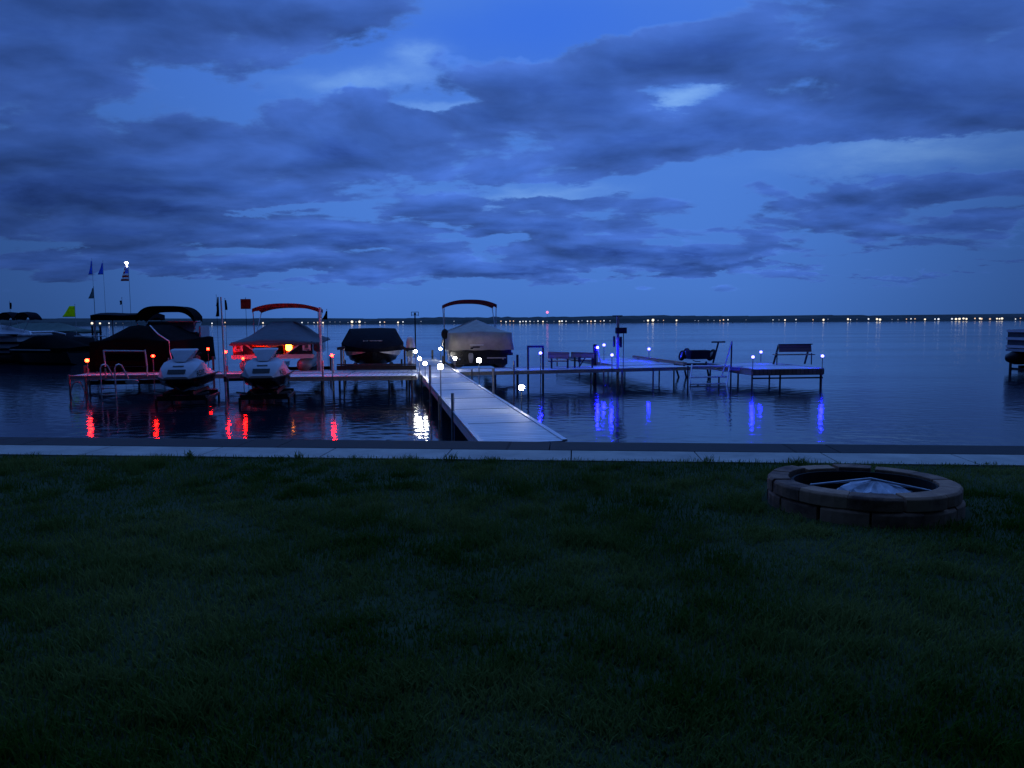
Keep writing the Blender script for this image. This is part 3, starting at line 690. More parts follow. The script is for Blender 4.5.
# --- boat with the red top (B)
pB = P(273, 353, 24.9); B = Thing('pontoon_boat', 'pontoon boat with red bimini top and blue grey cover, red lit inside', 'boat', (pB.x, pB.y, -.12), TH)
LB_ = 6.8; WB = 2.6
tubes(B, WB, LB_, .12, .24)
t = MB(); t.box((0, LB_ / 2, .42), (WB, LB_, .09)); B.part('deck', t, M['white'])
t = MB(); t.box((0, 0.0, .455), (WB + .06, .05, .13)); B.part('front_trim', t, M['ivory'])
fence = MB()
for sx in (-1, 1):
    fence.box((sx * (WB / 2 - .03), LB_ / 2, .7), (.04, LB_ - .1, .5))
fence.box((0, LB_ - .05, .7), (WB - .06, .04, .5)); B.part('side_panel', fence, M['blackgloss'])
for sx in (-1, 1):
    t = MB(); t.add([(sx * 1.27, .02, .50), (sx * .42, .02, .50), (sx * .92, .02, .93), (sx * 1.27, .02, .93), (sx * 1.27, .06, .50), (sx * .42, .06, .50), (sx * .92, .06, .93), (sx * 1.27, .06, .93)],
                    [(0, 1, 2, 3), (7, 6, 5, 4), (0, 4, 5, 1), (1, 5, 6, 2), (2, 6, 7, 3), (3, 7, 4, 0)]); B.part('front_panel', t, M['blackgloss'])
    t = MB(); t.bar((sx * .42, .0, .52), (sx * .95, .0, .92), .02, .045); B.part('diagonal_rail', t, M['ivory'])
    t = MB(); t.box((sx * 1.1, -.005, .76), (.27, .02, .23)); pk = B.part('placard', t, M['placard'])
    t = MB(); t.box((sx * 1.1, -.018, .77), (.12, .008, .11)); t.box((sx * 1.1, -.018, .675), (.2, .008, .025)); B.part('placard_mark', t, M['red_cloth'] if sx < 0 else M['grey_cloth'], pk)
for x, mk in ((-.55, 'red_vinyl'), (.62, 'red_vinyl')):
    t = MB(); t.box((x, 1.5, .62), (.75, 1.4, .3)); t.box((x + (-.32 if x < 0 else .32), 1.5, .8), (.16, 1.4, .32)); t.box((x, 2.25, .8), (.75, .16, .36)); B.part('seat', t, M[mk])
t = MB(); t.box((.05, 3.0, .75), (1.1, .3, .5)); B.part('console', t, M['red_vinyl'])
t = MB(); t.tube([(-.28, .3, .46), (-.28, .3, .93)], .025); t.tube([(.36, .3, .46), (.36, .3, .93)], .03); B.part('gate_post', t, M['cream_vinyl'])
t = MB(); t.tube([(-.26, .32, .87), (-.1, .32, .78), (.05, .33, .8), (.2, .33, .84), (.3, .33, .83)], .03); B.part('hand_rail', t, M['cream_vinyl'])
t = MB(); t.sphere((.42, .85, .72), .13, 12, .95); B.part('cabin_lamp', t, M['lamp_cabin'], smooth=60)
t = MB(); t.box((-.5, 1.1, .88), (.5, .05, .03)); B.part('light_strip', t, emit('red_strip_light', (40, 2.2, .4), 1))
tent(B, WB + .1, LB_, .84, .93, 1.62, M['grey_canvas'], ridge0=.4, ridge1=.75, over=.1, flat=.3)
bimini(B, .12, 2.4, 2.9, 5.2, 2.3, .2, M['red_canvas'], 1.05, M['alu'], .2)
lift(pB, 'lift under the red topped pontoon boat', 3.1, 5.2, -.12, TH, top=.15, y0=.3)
# tall white guide posts at its right side
for px, py, Y, lab in ((320, 309, 24.6, 'tall white guide post at the right of the red topped pontoon'),):
    p = P(px, py, Y); T = Thing('guide_post', lab, 'post', (p.x, p.y, -1.3)); t = MB(); t.tube([(0, 0, -1.3), (0, 0, p.z)], .04, 10); T.part('pole', t, M['white'], smooth=60)
    t = MB(); t.lathe([(.05, p.z), (.05, p.z + .05), (.001, p.z + .07)], (0, 0, 0), 10); T.part('cap', t, M['white'])
p = P(308, 349, 24.7); T = Thing('outboard_motor', 'grey outboard motor hung beside the red topped pontoon boat', 'motor', (p.x + .3, p.y, -.3), TH)
t = MB(); t.loft([[Vector((w * math.cos(a * math.pi / 6), .5 + h * math.sin(a * math.pi / 6), z)) for a in range(12)] for w, h, z in ((.08, .14, .6), (.15, .22, .65), (.16, .24, .8), (.11, .18, .92), (.03, .08, .95))]); T.part('cowling', t, M['dark_metal'], smooth=50)
t = MB(); t.box((0, .5, .25), (.1, .16, .7)); T.part('leg_housing', t, M['steel']); t = MB(); t.tube([(0, .3, -.15), (0, .75, -.15)], .05); T.part('gear_case', t, M['steel'])

# --- black covered boat (A)
pA = P(129, 365, 24.6); A = Thing('pontoon_boat', 'boat under a black cover with white corner piping and a black arched top', 'boat', (pA.x, pA.y, -.15), TH)
LA = 7.0; WA = 2.45
tubes(A, WA, LA, .10, .25)
t = MB(); t.box((0, LA / 2, .38), (WA, LA, .09)); A.part('deck', t, M['blackgloss'])
tent(A, WA, LA, .02, .98, 1.52, M['black'], ridge0=.18, ridge1=.93, over=.06, flat=.22)
t = MB(); x = WA / 2 + .1
t.tube([(.35, 1.3, 1.505), (x * .66, .3, 1.22), (x - .02, -.09, .99), (x + .0, -.11, .6), (x + .06, -.13, .35), (x + .1, -.14, .1)], .02, 6); A.part('piping', t, M['white'])
bimini(A, -.2, 2.2, 5.3, 6.8, 2.27, .42, M['black'], 1.05, M['white'], .3, .15, 4.5)
t = MB(); t.loft([[Vector((xx, yy, 1.22)), Vector((xx * .86, yy + .5, 1.62)), Vector((xx * .86, yy + .53, 1.62)), Vector((xx, yy + .04, 1.22))] for xx, yy in ((-1.15, 5.4), (-.6, 5.15), (.6, 5.15), (1.15, 5.4))]); A.part('windshield', t, M['glass'])
t = MB(); t.tube([(-1.0, 5.9, 1.63), (-.52, 5.66, 1.64), (.52, 5.66, 1.64), (1.0, 5.9, 1.63)], .025); A.part('windshield_frame', t, M['white'])
t = MB(); t.box((1.15, 5.9, 1.2), (.06, 1.6, .5)); A.part('side_panel', t, M['cover_white'])
lift(pA, 'lift under the black covered boat', 2.9, 5.6, -.2, TH, top=.2, y0=.3)

# --- taupe covered pontoon beside the pier (D)
pD = P(481.5, 352, 26.9); D = Thing('pontoon_boat', 'pontoon boat under a taupe cover with a maroon top beside the main pier', 'boat', (pD.x, pD.y, -.12), TH - R(3))
LD_ = 5.8; WD = 2.3
tubes(D, WD, LD_, .12, .24)
t = MB(); t.box((0, LD_ / 2, .40), (WD, LD_, .1)); D.part('deck', t, M['blackgloss'])
t = MB(); t.box((0, .05, .2), (1.9, .05, .36)); t.box((.0, .06, .5), (2.2, .05, .14)); D.part('front_panel', t, M['blackgloss'])
t = MB(); t.box((.55, -.01, .26), (.7, .025, .035)); D.part('light_trim', t, M['ivory'])
tent(D, WD, LD_, .55, 1.17, 1.66, M['tan_canvas'], ridge0=.34, ridge1=.7, over=.06, skirt_out=.05)
t = MB(); t.box((-.18, -.115, .74), (.5, .012, .05)); D.part('lettering_strip', t, M['ivory'])
t = MB(); t.box((-.2, -.12, .665), (.26, .012, .05)); t.box((-.36, -.125, .62), (.1, .012, .06)); D.part('cover_badge', t, M['ink'])
t = MB(); t.loft([[Vector((-.40 + sx * w * .7, -.16 + sy * h * .7, z)) for sx, sy in ((-1, -1), (1, -1), (1, 1), (-1, 1))] for w, h, z in ((.06, .08, .1), (.11, .12, .22), (.12, .13, .38), (.08, .1, .45))]); D.part('trolling_motor', t, M['steel'])
bimini(D, -.16, 2.15, 3.1, 4.8, 2.46, .2, M['maroon_canvas'], 1.2, M['alu'], .15)
t = MB(); t.tube([(-1.3, 1.2, .0), (-1.3, 1.2, 1.05)], .03); t.sphere((-1.27, 1.2, 1.12), .14, 10, 1.4); D.part('fender', t, M['rubber'])
t = MB(); t.box((-1.18, 1.8, .5), (.03, 2.8, .22)); t.box((-1.18, .4, .25), (.03, .5, .25)); D.part('side_panel', t, M['white'])
lift(pD, 'lift under the taupe covered pontoon boat', 2.75, 5.2, -.12, TH, top=.35, y0=.25, m=M['dark_metal'])

# --- dark runabout, bow towards the shore (C)
pC = P(373, 366, 25.4); Cb = Thing('runabout_boat', 'dark runabout boat, bow to shore, under a black cover with white lettering', 'boat', (pC.x, pC.y, -.08), TH)
def vhull(y, w, zk, zc, zg):     # keel, chine, gunwale half section mirrored
    h = [Vector((w * .80, y, zc)), Vector((w, y, zg))]
    return [Vector((-w, y, zg)), Vector((-w * .80, y, zc)), Vector((0, y, zk)), *h]
secs = [vhull(0, .03, .55, .6, .66), vhull(.25, .42, .28, .44, .67), vhull(.6, .72, .06, .34, .67), vhull(1.2, .95, -.12, .24, .66), vhull(2.4, 1.05, -.2, .18, .64), vhull(5.6, 1.05, -.2, .16, .62)]
t = MB(); t.loft(secs); Cb.part('hull', t, M['blackgloss'], smooth=30)
for sx in (-1, 1):
    t = MB(); secs = []
    for y, w, zc, zg in ((.0, .05, .6, .66), (.25, .43, .46, .66), (.6, .75, .37, .66), (1.2, .96, .30, .65), (2.4, 1.06, .27, .63), (5.6, 1.06, .25, .6)):
        a = Vector((sx * w * .93, y - .02, zg - (zg - zc) * .75)); bb = Vector((sx * (w + .004), y - .02, zg - .02)); secs.append([a, bb, bb + Vector((sx * -.02, .03, 0)), a + Vector((sx * -.02, .03, 0))])
    t.loft(secs); Cb.part('hull_stripe', t, M['ivory'])
t = MB(); secs = []
for y, w, zb, zm, zt, tw in ((-.06, .12, .56, .66, .70, .06), (.18, .52, .57, .72, .84, .3), (.55, .85, .58, .76, .98, .55), (1.15, 1.03, .58, .8, 1.12, .7), (2.0, 1.12, .56, .82, 1.33, .82), (2.9, 1.12, .56, .82, 1.36, .86), (4.4, 1.12, .56, .8, 1.2, .82), (5.7, 1.1, .56, .78, .9, .8)):
    sg = rng.uniform(-.012, .012)
    secs.append([Vector((-w, y, zb + sg)), Vector((-w * 1.01, y, zm)), Vector((-tw, y, zt - .02)), Vector((-tw * .4, y, zt + sg)), Vector((tw * .4, y, zt - sg)), Vector((tw, y, zt - .02)), Vector((w * 1.01, y, zm)), Vector((w, y, zb - sg))])
t.loft(secs); Cb.part('cover', t, M['navy_canvas'], smooth=40)
t = MB()
for k in range(15):
    if k == 4: continue
    zz_ = 1.0; wdt = .04 if k % 3 else .055
    t.box((-.30 + k * .044, .40, .935 + (.004 if k % 2 else 0)), (wdt * .6, .02, .026 if k % 4 else .04), rx=R(-25), ry=R(12 * ((k * 5) % 3 - 1)))
Cb.part('lettering', t, M['ivory'])
LC = lift(pC, 'black lift under the dark runabout with two guide rollers', 2.35, 5.0, -.1, TH, top=.0, y0=.9, m=M['dark_metal'])
t = MB(); a, bb = LC.L(P(337, 366.5, 24.55)), LC.L(P(416, 366.5, 24.55)); t.bar((a.x, a.y, .08), (bb.x, bb.y, .08), .12, .14); LC.part('front_beam', t, M['rubber'])
t = MB(); t.bar((a.x, a.y, .19), (bb.x, bb.y, .19), .05, .04); LC.part('front_rail', t, M['dark_metal'])
for px in (341, 404.5):
    t = MB(); q = LC.L(P(px, 349, 24.6)); t.tube([(q.x, q.y, .1), (q.x, q.y, q.z)], .03); LC.part('guide_upright', t, M['dark_metal'])
    t = MB(); s_ = -1 if px < 370 else 1; t.tube([(q.x - .13, q.y, q.z - .04 * -s_ * -1 - .03), (q.x + .13, q.y, q.z + .05)] if s_ < 0 else [(q.x - .13, q.y, q.z + .1), (q.x + .13, q.y, q.z - .06)], .05, 10); LC.part('guide_roller', t, M['rubber'])
# lift motor post left of the pier
p = P(411, 367, 24.9); T = Thing('lift_motor_post', 'shiny lift motor on a steel post left of the main pier', 'lift motor', (p.x, p.y, -1.3))
t = MB(); t.tube([(.02, 0, -1.3), (.02, 0, .6)], .035); t.tube([(-.09, .1, -1.3), (-.09, .1, .5)], .025); T.part('pole', t, M['alu'])
t = MB(); t.lathe([(.15, .72), (.16, .76), (.14, .95), (.12, 1.05), (.06, 1.1), (.001, 1.11)], (0, 0, 0), 18); T.part('motor_housing', t, M['alu'], smooth=40)
t = MB(); t.lathe([(.13, .64), (.19, .66), (.19, .715), (.13, .72)], (0, 0, 0), 18); T.part('collar', t, M['rubber'])
t = MB(); t.box((-.03, -.02, .53), (.22, .2, .19)); T.part('gear_box', t, mat('pale_green_paint', (.35, .42, .36), .5))

# --- personal watercraft
def watercraft(px, py, Y, label, reg):
    p = P(px, py, Y); T = Thing('personal_watercraft', label, 'watercraft', (p.x, p.y, -.28), R(11), 'personal watercraft on lifts'); T.o.scale = (.9, .86, 1)
    # hull: bow at y=0, stern at y=2.9
    def sec_h(y, w, zk, zc, zg): return [Vector((-w, y, zg)), Vector((-w * .88, y, zc)), Vector((0, y, zk)), Vector((w * .88, y, zc)), Vector((w, y, zg))]
    t = MB(); t.loft([sec_h(-.03, .31, .06, .10, .155), sec_h(.1, .40, -.04, .06, .165), sec_h(.4, .57, -.15, .0, .185), sec_h(.9, .63, -.24, -.06, .2), sec_h(2.75, .60, -.24, -.06, .17)])
    hu = T.part('hull', t, M['blackgloss'], smooth=30)
    # deck: flanks rise from the gunwale to a centre ridge
    def sec_d(y, w, z0, wm, zm, wt, zt): return [Vector((-w, y, z0)), Vector((-wm, y, zm)), Vector((-wt, y, zt)), Vector((wt, y, zt)), Vector((wm, y, zm)), Vector((w, y, z0))]
    ds = [sec_d(-.06, .34, .15, .32, .2, .24, .22), sec_d(.1, .42, .165, .40, .29, .30, .35), sec_d(.42, .6, .185, .51, .43, .36, .51), sec_d(.95, .665, .205, .53, .55, .35, .63), sec_d(1.25, .66, .205, .53, .56, .33, .64), sec_d(1.6, .65, .2, .5, .48, .22, .58), sec_d(2.0, .64, .19, .48, .34, .2, .50), sec_d(2.7, .6, .18, .46, .26, .2, .42)]
    t = MB(); t.loft(ds); dk = T.part('deck', t, M['cover_white'], smooth=32)
    t = MB(); t.loft([[Vector((sx * w, y, z)) for sx in (-1, 1) for (z, y) in ([(z0, y0), (z1, y1)] if sx < 0 else [(z1, y1), (z0, y0)])] for w, z0, y0, z1, y1 in ((.13, .58, .62, .56, 1.2), (.24, .72, .80, .7, 1.32), (.36, .87, 1.0, .88, 1.42), (.33, .9, 1.1, .905, 1.4))]); T.part('hood', t, M['cover_white'], smooth=20)
    t = MB(); t.tube([(-.42, 1.5, .78), (-.2, 1.42, .72), (.2, 1.42, .72), (.42, 1.5, .78)], .022); T.part('handlebar', t, M['rubber'])
    t = MB(); t.loft([[Vector((-w, y, .4)), Vector((-w * .8, y, z)), Vector((w * .8, y, z)), Vector((w, y, .4))] for y, w, z in ((1.45, .16, .66), (1.8, .2, .68), (2.2, .22, .7), (2.6, .2, .62))]); T.part('seat', t, M['rubber'], smooth=40)
    t = MB(); t.loft([[Vector((x, .01, .30)), Vector((x, .12, .40)), Vector((x, .2, .34))] for x in (-.24, -.12, 0, .12, .24)]); T.part('grille', t, M['ink'])
    t = MB()
    for sx in (-1, 1): t.tube([(sx * .62, .42, .185), (sx * .69, .9, .205), (sx * .69, 2.7, .185)], .022, 6)
    t.tube([(-.62, .42, .185), (-.44, .1, .165), (-.35, -.07, .15), (.35, -.07, .15), (.44, .1, .165), (.62, .42, .185)], .022, 6); T.part('rub_rail', t, M['rubber'])
    a, bb, c = ds[1][5] * .6 + ds[2][5] * .4, ds[3][5], ds[1][4] * .6 + ds[2][4] * .4          # right flank facet
    c2 = ds[3][4]; nrm = (bb - a).cross(c - a).normalized()
    if nrm.x < 0: nrm = -nrm
    xd = (bb - a).normalized()
    o = a * .93 + c * .07 + nrm * .03 + xd * .05 + Vector((0, 0, .015))
    tx = text_mesh(reg, .21, o, xd, (c + c2) / 2 - (a + bb) / 2, 'registration_number', M['ink'], dk, (0, 0, T.z))
    bv_ = BVHTree.FromPolygons([v.co for v in dk.data.vertices], [tuple(q.vertices) for q in dk.data.polygons])
    mid = sum((v.co for v in tx.data.vertices), Vector()) / len(tx.data.vertices)
    for v in tx.data.vertices:
        d_ = (v.co - mid).dot(nrm); hit = bv_.ray_cast(v.co + nrm * .6, -nrm)[0]
        if hit is not None: v.co = hit + nrm * (.006 + (.004 if d_ > 0 else 0))
    t = MB(); t.box((.0, .33, .475), (.3, .05, .012), rx=R(27)); T.part('badge', t, M['ink'])
    lf = Thing('watercraft_lift', 'low black lift under ' + ('the left watercraft' if px < 200 else 'the right watercraft'), 'boat lift', (p.x, p.y, -1.3), R(11), 'watercraft lifts'); lf.o.scale = (.9, .86, 1)
    for sx in (-1, 1):
        t = MB(); t.box((sx * .36, 1.3, -.25), (.12, 2.3, .09), ry=sx * R(-18)); lf.part('bunk', t, M['rubber'])
        for yy in (.55, 2.45):
            t = MB(); t.box((sx * .7, yy, -.86), (.06, .06, .88)); lf.part('upright', t, M['dark_metal'])
        t = MB(); t.bar((sx * .7, .5, -.42), (sx * .7, 2.5, -.42), .05, .07); lf.part('side_rail', t, M['dark_metal'])
        t = MB(); t.bar((sx * .2, .55, -.33), (sx * .78, .5, -.24), .04, .05); lf.part('cradle_arm', t, M['steel'])
    for yy in (.55, 2.45):
        t = MB(); t.box((0, yy, -.38), (1.36, .08, .14)); lf.part('cross_beam', t, M['dark_metal'])
    return T
watercraft(176, 376.5, 19.1, 'pale grey personal watercraft on a lift, left of the white flagpole', 'R53YC')
watercraft(261, 376, 19.3, 'pale grey personal watercraft on a lift before the red lit pontoon', 'KFLU')

# ------------------------------------------------------------------ left dock furniture
T0 = P(103, 372, 22.9); e1 = (ar - al).normalized(); rzL = math.atan2(e1.y, e1.x)
T = Thing('dock_bench', 'bare metal bench frame with dark mesh seat on the left dock', 'bench', (T0.x, T0.y, ZD), rzL)
wB = 1.25
for x in (0., wB):
    t = MB(); t.tube([(x, .1, ZD + .82), (x + .09, -.02, ZD + .36), (x + .12, -.1, ZD)], .024); T.part('leg', t, M['alu'])
t = MB(); t.tube([(0, .1, ZD + .8), (wB, .1, ZD + .78)], .022); T.part('top_rail', t, M['alu'])
t = MB(); t.box((wB / 2 + .06, .02, ZD + .6), (wB - .1, .02, .22), rx=R(-15)); T.part('backrest', t, M['black'])
t = MB(); t.box((wB / 2 + .1, -.16, ZD + .3), (wB, .4, .03)); T.part('seat', t, M['black'])
T0 = P(105, 373, 21.75); T = Thing('swim_ladder', 'aluminium swim ladder with two curved handles on the left dock', 'ladder', (T0.x, T0.y, -1.2), rzL)
for x in (-.1, .31):
    t = MB(); t.tube([(x, -.06, -1.2), (x, -.06, .28), (x + .02, -.02, .37), (x + .07, .05, .40), (x + .12, .12, .36), (x + .22, .3, ZD)], .02, 8); T.part('rail', t, M['alu'], smooth=60)
for z in (-.3, -.5, -.75, -1.0):
    t = MB(); t.box((.105, -.06, z), (.4, .06, .03)); T.part('rung', t, M['alu'])
T0 = P(132, 382, 21.9); T = Thing('number_plate', 'small oval white plate hanging under the left dock', 'plate', (T0.x, T0.y, T0.z - .06), rzL)
t = MB(); t.loft([[Vector((.2 * math.cos(a * math.pi / 8), y, T0.z + .07 * math.sin(a * math.pi / 8))) for a in range(16)] for y in (-.01, .01)]); T.part('face', t, M['placard'])
t = MB(); t.tube([(0, .0, T0.z + .06), (0, 0, ZD - .1)], .01); T.part('hanger', t, M['steel'])
# arch brace at the dock's left end
T0 = al; T = Thing('dock_brace', 'thin curved brace between the end posts of the left dock', 'brace', (T0.x, T0.y - .06, -1.2), rzL)
t = MB(); t.tube([(.06 + .24 - .24 * math.cos(math.pi * k / 10), 0, -1.1 + .88 * math.sin(math.pi * k / 10) ** .6) for k in range(11)], .016); T.part('hoop', t, M['steel'])

# flagpoles and flags -------------------------------------------------------
def cloth(pts_top, drop, waves=3, amp=.05, nz=8):
    pass
def flagpole(name, label, px, ytop, Y, zbase, fl, polemat='white', r_=.022, lab_f=None):
    """fl: list of (dx0, dx1 px, y0, y1 px, material, taper)"""
    p = P(px, ytop, Y); T = Thing(name, label, 'flag', (p.x, p.y, zbase))
    t = MB(); r_ *= .5; t.tube([(0, 0, zbase), (0, 0, p.z)], r_, 8, r_ * .6); T.part('pole', t, M[polemat])
    t = MB(); t.sphere((0, 0, p.z + .02), r_ * 1.6, 8); T.part('finial', t, M[polemat])
    for x0, x1, y0, y1, mk, tp in fl:
        a = T.L(P(x0, y0, Y)); bb = T.L(P(x1, y1, Y)); t = MB(); nx, nz = 7, 9
        vs = []
        for i in range(nz + 1):
            for j in range(nx + 1):
                u = j / nx; v = i / nz
                w_ = tp + (1 - tp) * v if tp >= 0 else 1
                xx = a.x + (bb.x - a.x) * u * w_; zz = a.z + (bb.z - a.z) * v - (.10 * u * abs(bb.x - a.x) if tp < 0 else 0)
                vs.append(Vector((xx, .07 * math.sin(u * 7 + v * 2.2) * u, zz)))
        n1_ = nx + 1
        t.add(vs, [(i * n1_ + j, i * n1_ + j + 1, (i + 1) * n1_ + j + 1, (i + 1) * n1_ + j) for i in range(nz) for j in range(nx)])
        if mk == 'stars':
            t.mi = []
            for i in range(nz):
                for j in range(nx): t.mi.append(2 if (i < 5 and j < 4) else (i % 2))
            o = T.part('cloth', t, [M['red_cloth'], M['white_cloth'], M['blue_cloth']], smooth=60)
        else: o = T.part('cloth', t, M[mk], smooth=60)
        so_ = o.modifiers.new('thickness', 'SOLIDIFY'); so_.thickness = .006
    return T
flagpole('flagpole', 'lime green flag on a white pole over the far left boats', 74.8, 304.5, 44, -1.3, [(74.6, 62, 306, 317, 'lime', .45)], r_=.03)
flagpole('flagpole', 'left of two narrow blue feather flags in the sky', 91.8, 259, 62, -1.3, [(91.6, 88.2, 261, 274.5, 'blue_cloth', .15)], r_=.03, polemat='grey_cloth')
flagpole('flagpole', 'right of two narrow blue feather flags in the sky', 102.8, 261, 62, -1.3, [(102.6, 97.5, 263, 274.5, 'blue_cloth', .15)], r_=.03, polemat='grey_cloth')
flagpole('flagpole', 'grey green flag below the two blue feather flags', 93.6, 287, 58, -1.3, [(93.4, 88, 288, 298.5, 'grey_cloth', .2)], r_=.03, polemat='grey_cloth')
US = flagpole('flagpole', 'floodlit striped flag hanging on the tallest pole at left', 128.2, 261, 52, -1.3, [(128, 120.5, 264, 281, 'stars', .35)], r_=.035, polemat='grey_cloth')
q = US.L(P(126.5, 262.5, 51.9)); t = MB(); t.lathe([(.04, q.z - .12), (.13, q.z), (.05, q.z + .04)], (q.x, q.y, 0), 10); t.tube([(q.x, q.y, q.z - .1), (q.x + .03, q.y, q.z - .3)], .035); US.part('floodlight', t, M['spot'])
flagpole('flagpole', 'small dark pennant on a thin white pole beside the flag with floodlight', 121.8, 298, 40, -1.3, [(121.6, 119.6, 300.5, 304.5, 'black_cloth', -1)], r_=.03)
flagpole('flagpole', 'tiny dark pennant above the arched tops at far left', 9.5, 301.5, 44, -1.3, [(9.3, 11.2, 302.5, 309, 'black_cloth', -1)], polemat='black_cloth', r_=.02)
flagpole('flagpole', 'tattered black flag left of the tall white pole', 216.2, 295.5, 30, -1.3, [(218.6, 215.6, 297, 306, 'black_cloth', .3), (219, 215.4, 306, 316.5, 'black_cloth', .6)], polemat='black_cloth', r_=.02)
flagpole('flagpole', 'small black flag right of the tall white pole', 224.8, 299, 30, -1.3, [(224.6, 227.2, 300, 310, 'black_cloth', .5)], polemat='black_cloth', r_=.02)
flagpole('flagpole', 'square dull red flag on a dark pole left of the red topped boat', 245.5, 298.5, 31, -1.3, [(240.4, 250.6, 299, 309, 'red_cloth', 1)], polemat='black_cloth', r_=.025)
flagpole('flagpole', 'dark flag hanging at the right corner of the red topped boat', 326.8, 310, 27, -1.3, [(327.2, 322, 311, 319.5, 'black_cloth', .25)], polemat='black_cloth', r_=.02)
p = P(221.5, 297, 22.0); T = Thing('pole', 'tall bare white pole standing in the water between the watercraft', 'pole', (p.x, p.y, -1.3))
t = MB(); t.tube([(.03, 0, -1.3), (-.02, 0, p.z)], .035, 10, .022); T.part('shaft', t, M['white'], smooth=60)
t = MB(); t.lathe([(.05, ZD - .1), (.05, ZD + .06)], (.015, 0, 0), 10); T.part('clamp', t, M['dark_metal'])

# ------------------------------------------------------------------ right dock furniture
def hoop(px0, px1, py, Y, label):
    a, bb = P(px0, py, Y), P(px1, py, Y); T = Thing('hoop_frame', label, 'frame', (a.x, a.y, -1.3)); t = MB(); w = bb.x - a.x
    for x, nm in ((0, 'upright'), (w, 'upright')):
        t = MB(); t.tube([(x, 0, -1.3), (x, 0, a.z)], .035); T.part(nm, t, M['dark_metal'])
    t = MB(); t.box((w / 2, 0, a.z), (w + .07, .07, .07)); T.part('top_bar', t, M['dark_metal'])
hoop(528, 543, 346.6, 25.1, 'dark square hoop frame standing in the water behind the right dock')
def plank_stand(px0, px1, py0, py1, Y, label, strut):
    a = P(px0, py0, Y); bb = P(px1, py1, Y); T = Thing('dock_bench', label, 'bench', (a.x, a.y, ZD), .0); w = bb.x - a.x; h = a.z - bb.z
    t = MB(); t.box((w / 2, 0, (a.z + bb.z) / 2), (w, .05, h), ry=R(2)); T.part('backrest', t, M['wood'])
    t = MB(); t.box((w / 2, .27, ZD + .25), (w * .96, .42, .04)); T.part('seat', t, M['wood'])
    for f in (.17, .93):
        t = MB(); t.box((w * f, .04, (ZD + a.z) / 2 - .02), (.06, .05, a.z - ZD - .04)); T.part('leg', t, M['dark_metal'])
    if strut:
        t = MB(); t.bar((w * .35, .03, ZD + .02), (w * .62, .03, bb.z), .04, .04); T.part('strut', t, M['dark_metal'])
        t = MB(); t.tube([(w * .36, -.05, bb.z + .02), (w * .36, -.05, bb.z - .15)], .05); T.part('bracket', t, M['dark_metal'])
plank_stand(548, 569.3, 352, 358.6, 25.6, 'plain wooden backed bench, the left of two seen from behind', False)
plank_stand(571, 594, 352.3, 357.8, 25.9, 'wooden backed bench with a diagonal strut, the right of two', True)
p = P(618, 316.5, 25.6); T = Thing('winch_post', 'tall pale winch post with a black box, on the right dock', 'post', (p.x, p.y, -1.3))
t = MB(); t.box((0, 0, (p.z - 1.3) / 2), (.085, .085, p.z + 1.3)); T.part('mast', t, M['alu'])
t = MB(); t.box((-.02, 0, p.z + .02), (.34, .1, .04)); T.part('top_plate', t, M['dark_metal'])
q0_ = T.L(P(621, 330.5, 25.5)); t = MB(); t.box((q0_.x, q0_.y, q0_.z), (.36, .3, .2)); T.part('motor_box', t, M['rubber'])
q0_ = T.L(P(617, 341.5, 25.4)); t = MB(); t.box((q0_.x - .1, q0_.y, q0_.z), (.06, .12, .36)); t.box((q0_.x + .13, q0_.y, q0_.z - .02), (.07, .12, .36)); T.part('side_bracket', t, M['dark_metal'])
t = MB(); t.tube([(q0_.x + .02, q0_.y - .05, q0_.z - .12), (q0_.x + .02, q0_.y - .05, q0_.z + .14)], .06, 12); T.part('cable_drum', t, M['alu'])
t = MB(); q0_ = T.L(P(623.5, 333, 25.5)); t.tube([(q0_.x, q0_.y, q0_.z), (q0_.x, q0_.y, -1.3)], .014); T.part('cable', t, M['dark_metal'])
# slanted white pole and dark post beside it
a, bb = P(597.5, 348.5, 27.3), P(601, 364, 27.0); T = Thing('slanted_pole', 'short slanted white pole below a blue lamp', 'pole', (bb.x, bb.y, ZD)); t = MB(); t.tube([T.L(bb) + Vector((0, 0, 0)), T.L(a) - Vector((0, 0, .06))], .03); T.part('shaft', t, M['white'])
t = MB(); t.lathe([(.06, ZD), (.06, ZD + .02), (.035, ZD + .03)], (0, 0, 0), 10); T.part('foot', t, M['steel'])
a = P(595, 345, 27.6); T = Thing('mooring_post', 'thick dark mooring post beside the slanted white pole', 'post', (a.x, a.y, -1.3)); t = MB(); t.tube([(0, 0, -1.3), (0, 0, a.z)], .07, 10); T.part('pile', t, M['dark_metal']); t = MB(); t.lathe([(.08, a.z - .05), (.08, a.z + .01), (.001, a.z + .04)], (0, 0, 0), 10); T.part('cap', t, M['rubber'])
# sloping plank
a, bb = P(634, 356.5, 31.5), P(685, 363.7, 26.6); T = Thing('sloping_plank', 'long dark plank resting along the edge of the violet deck', 'plank', (bb.x, bb.y, ZD)); t = MB(); t.bar(T.L(a), T.L(bb), .14, .1); T.part('board', t, M['wood'])
for f in (.1, .5, .9):
    q = T.L(a) * f + T.L(bb) * (1 - f); t = MB(); t.box((q.x, q.y, (q.z + ZD) / 2), (.1, .1, max(.03, q.z - ZD))); T.part('support', t, M['dark_metal'])
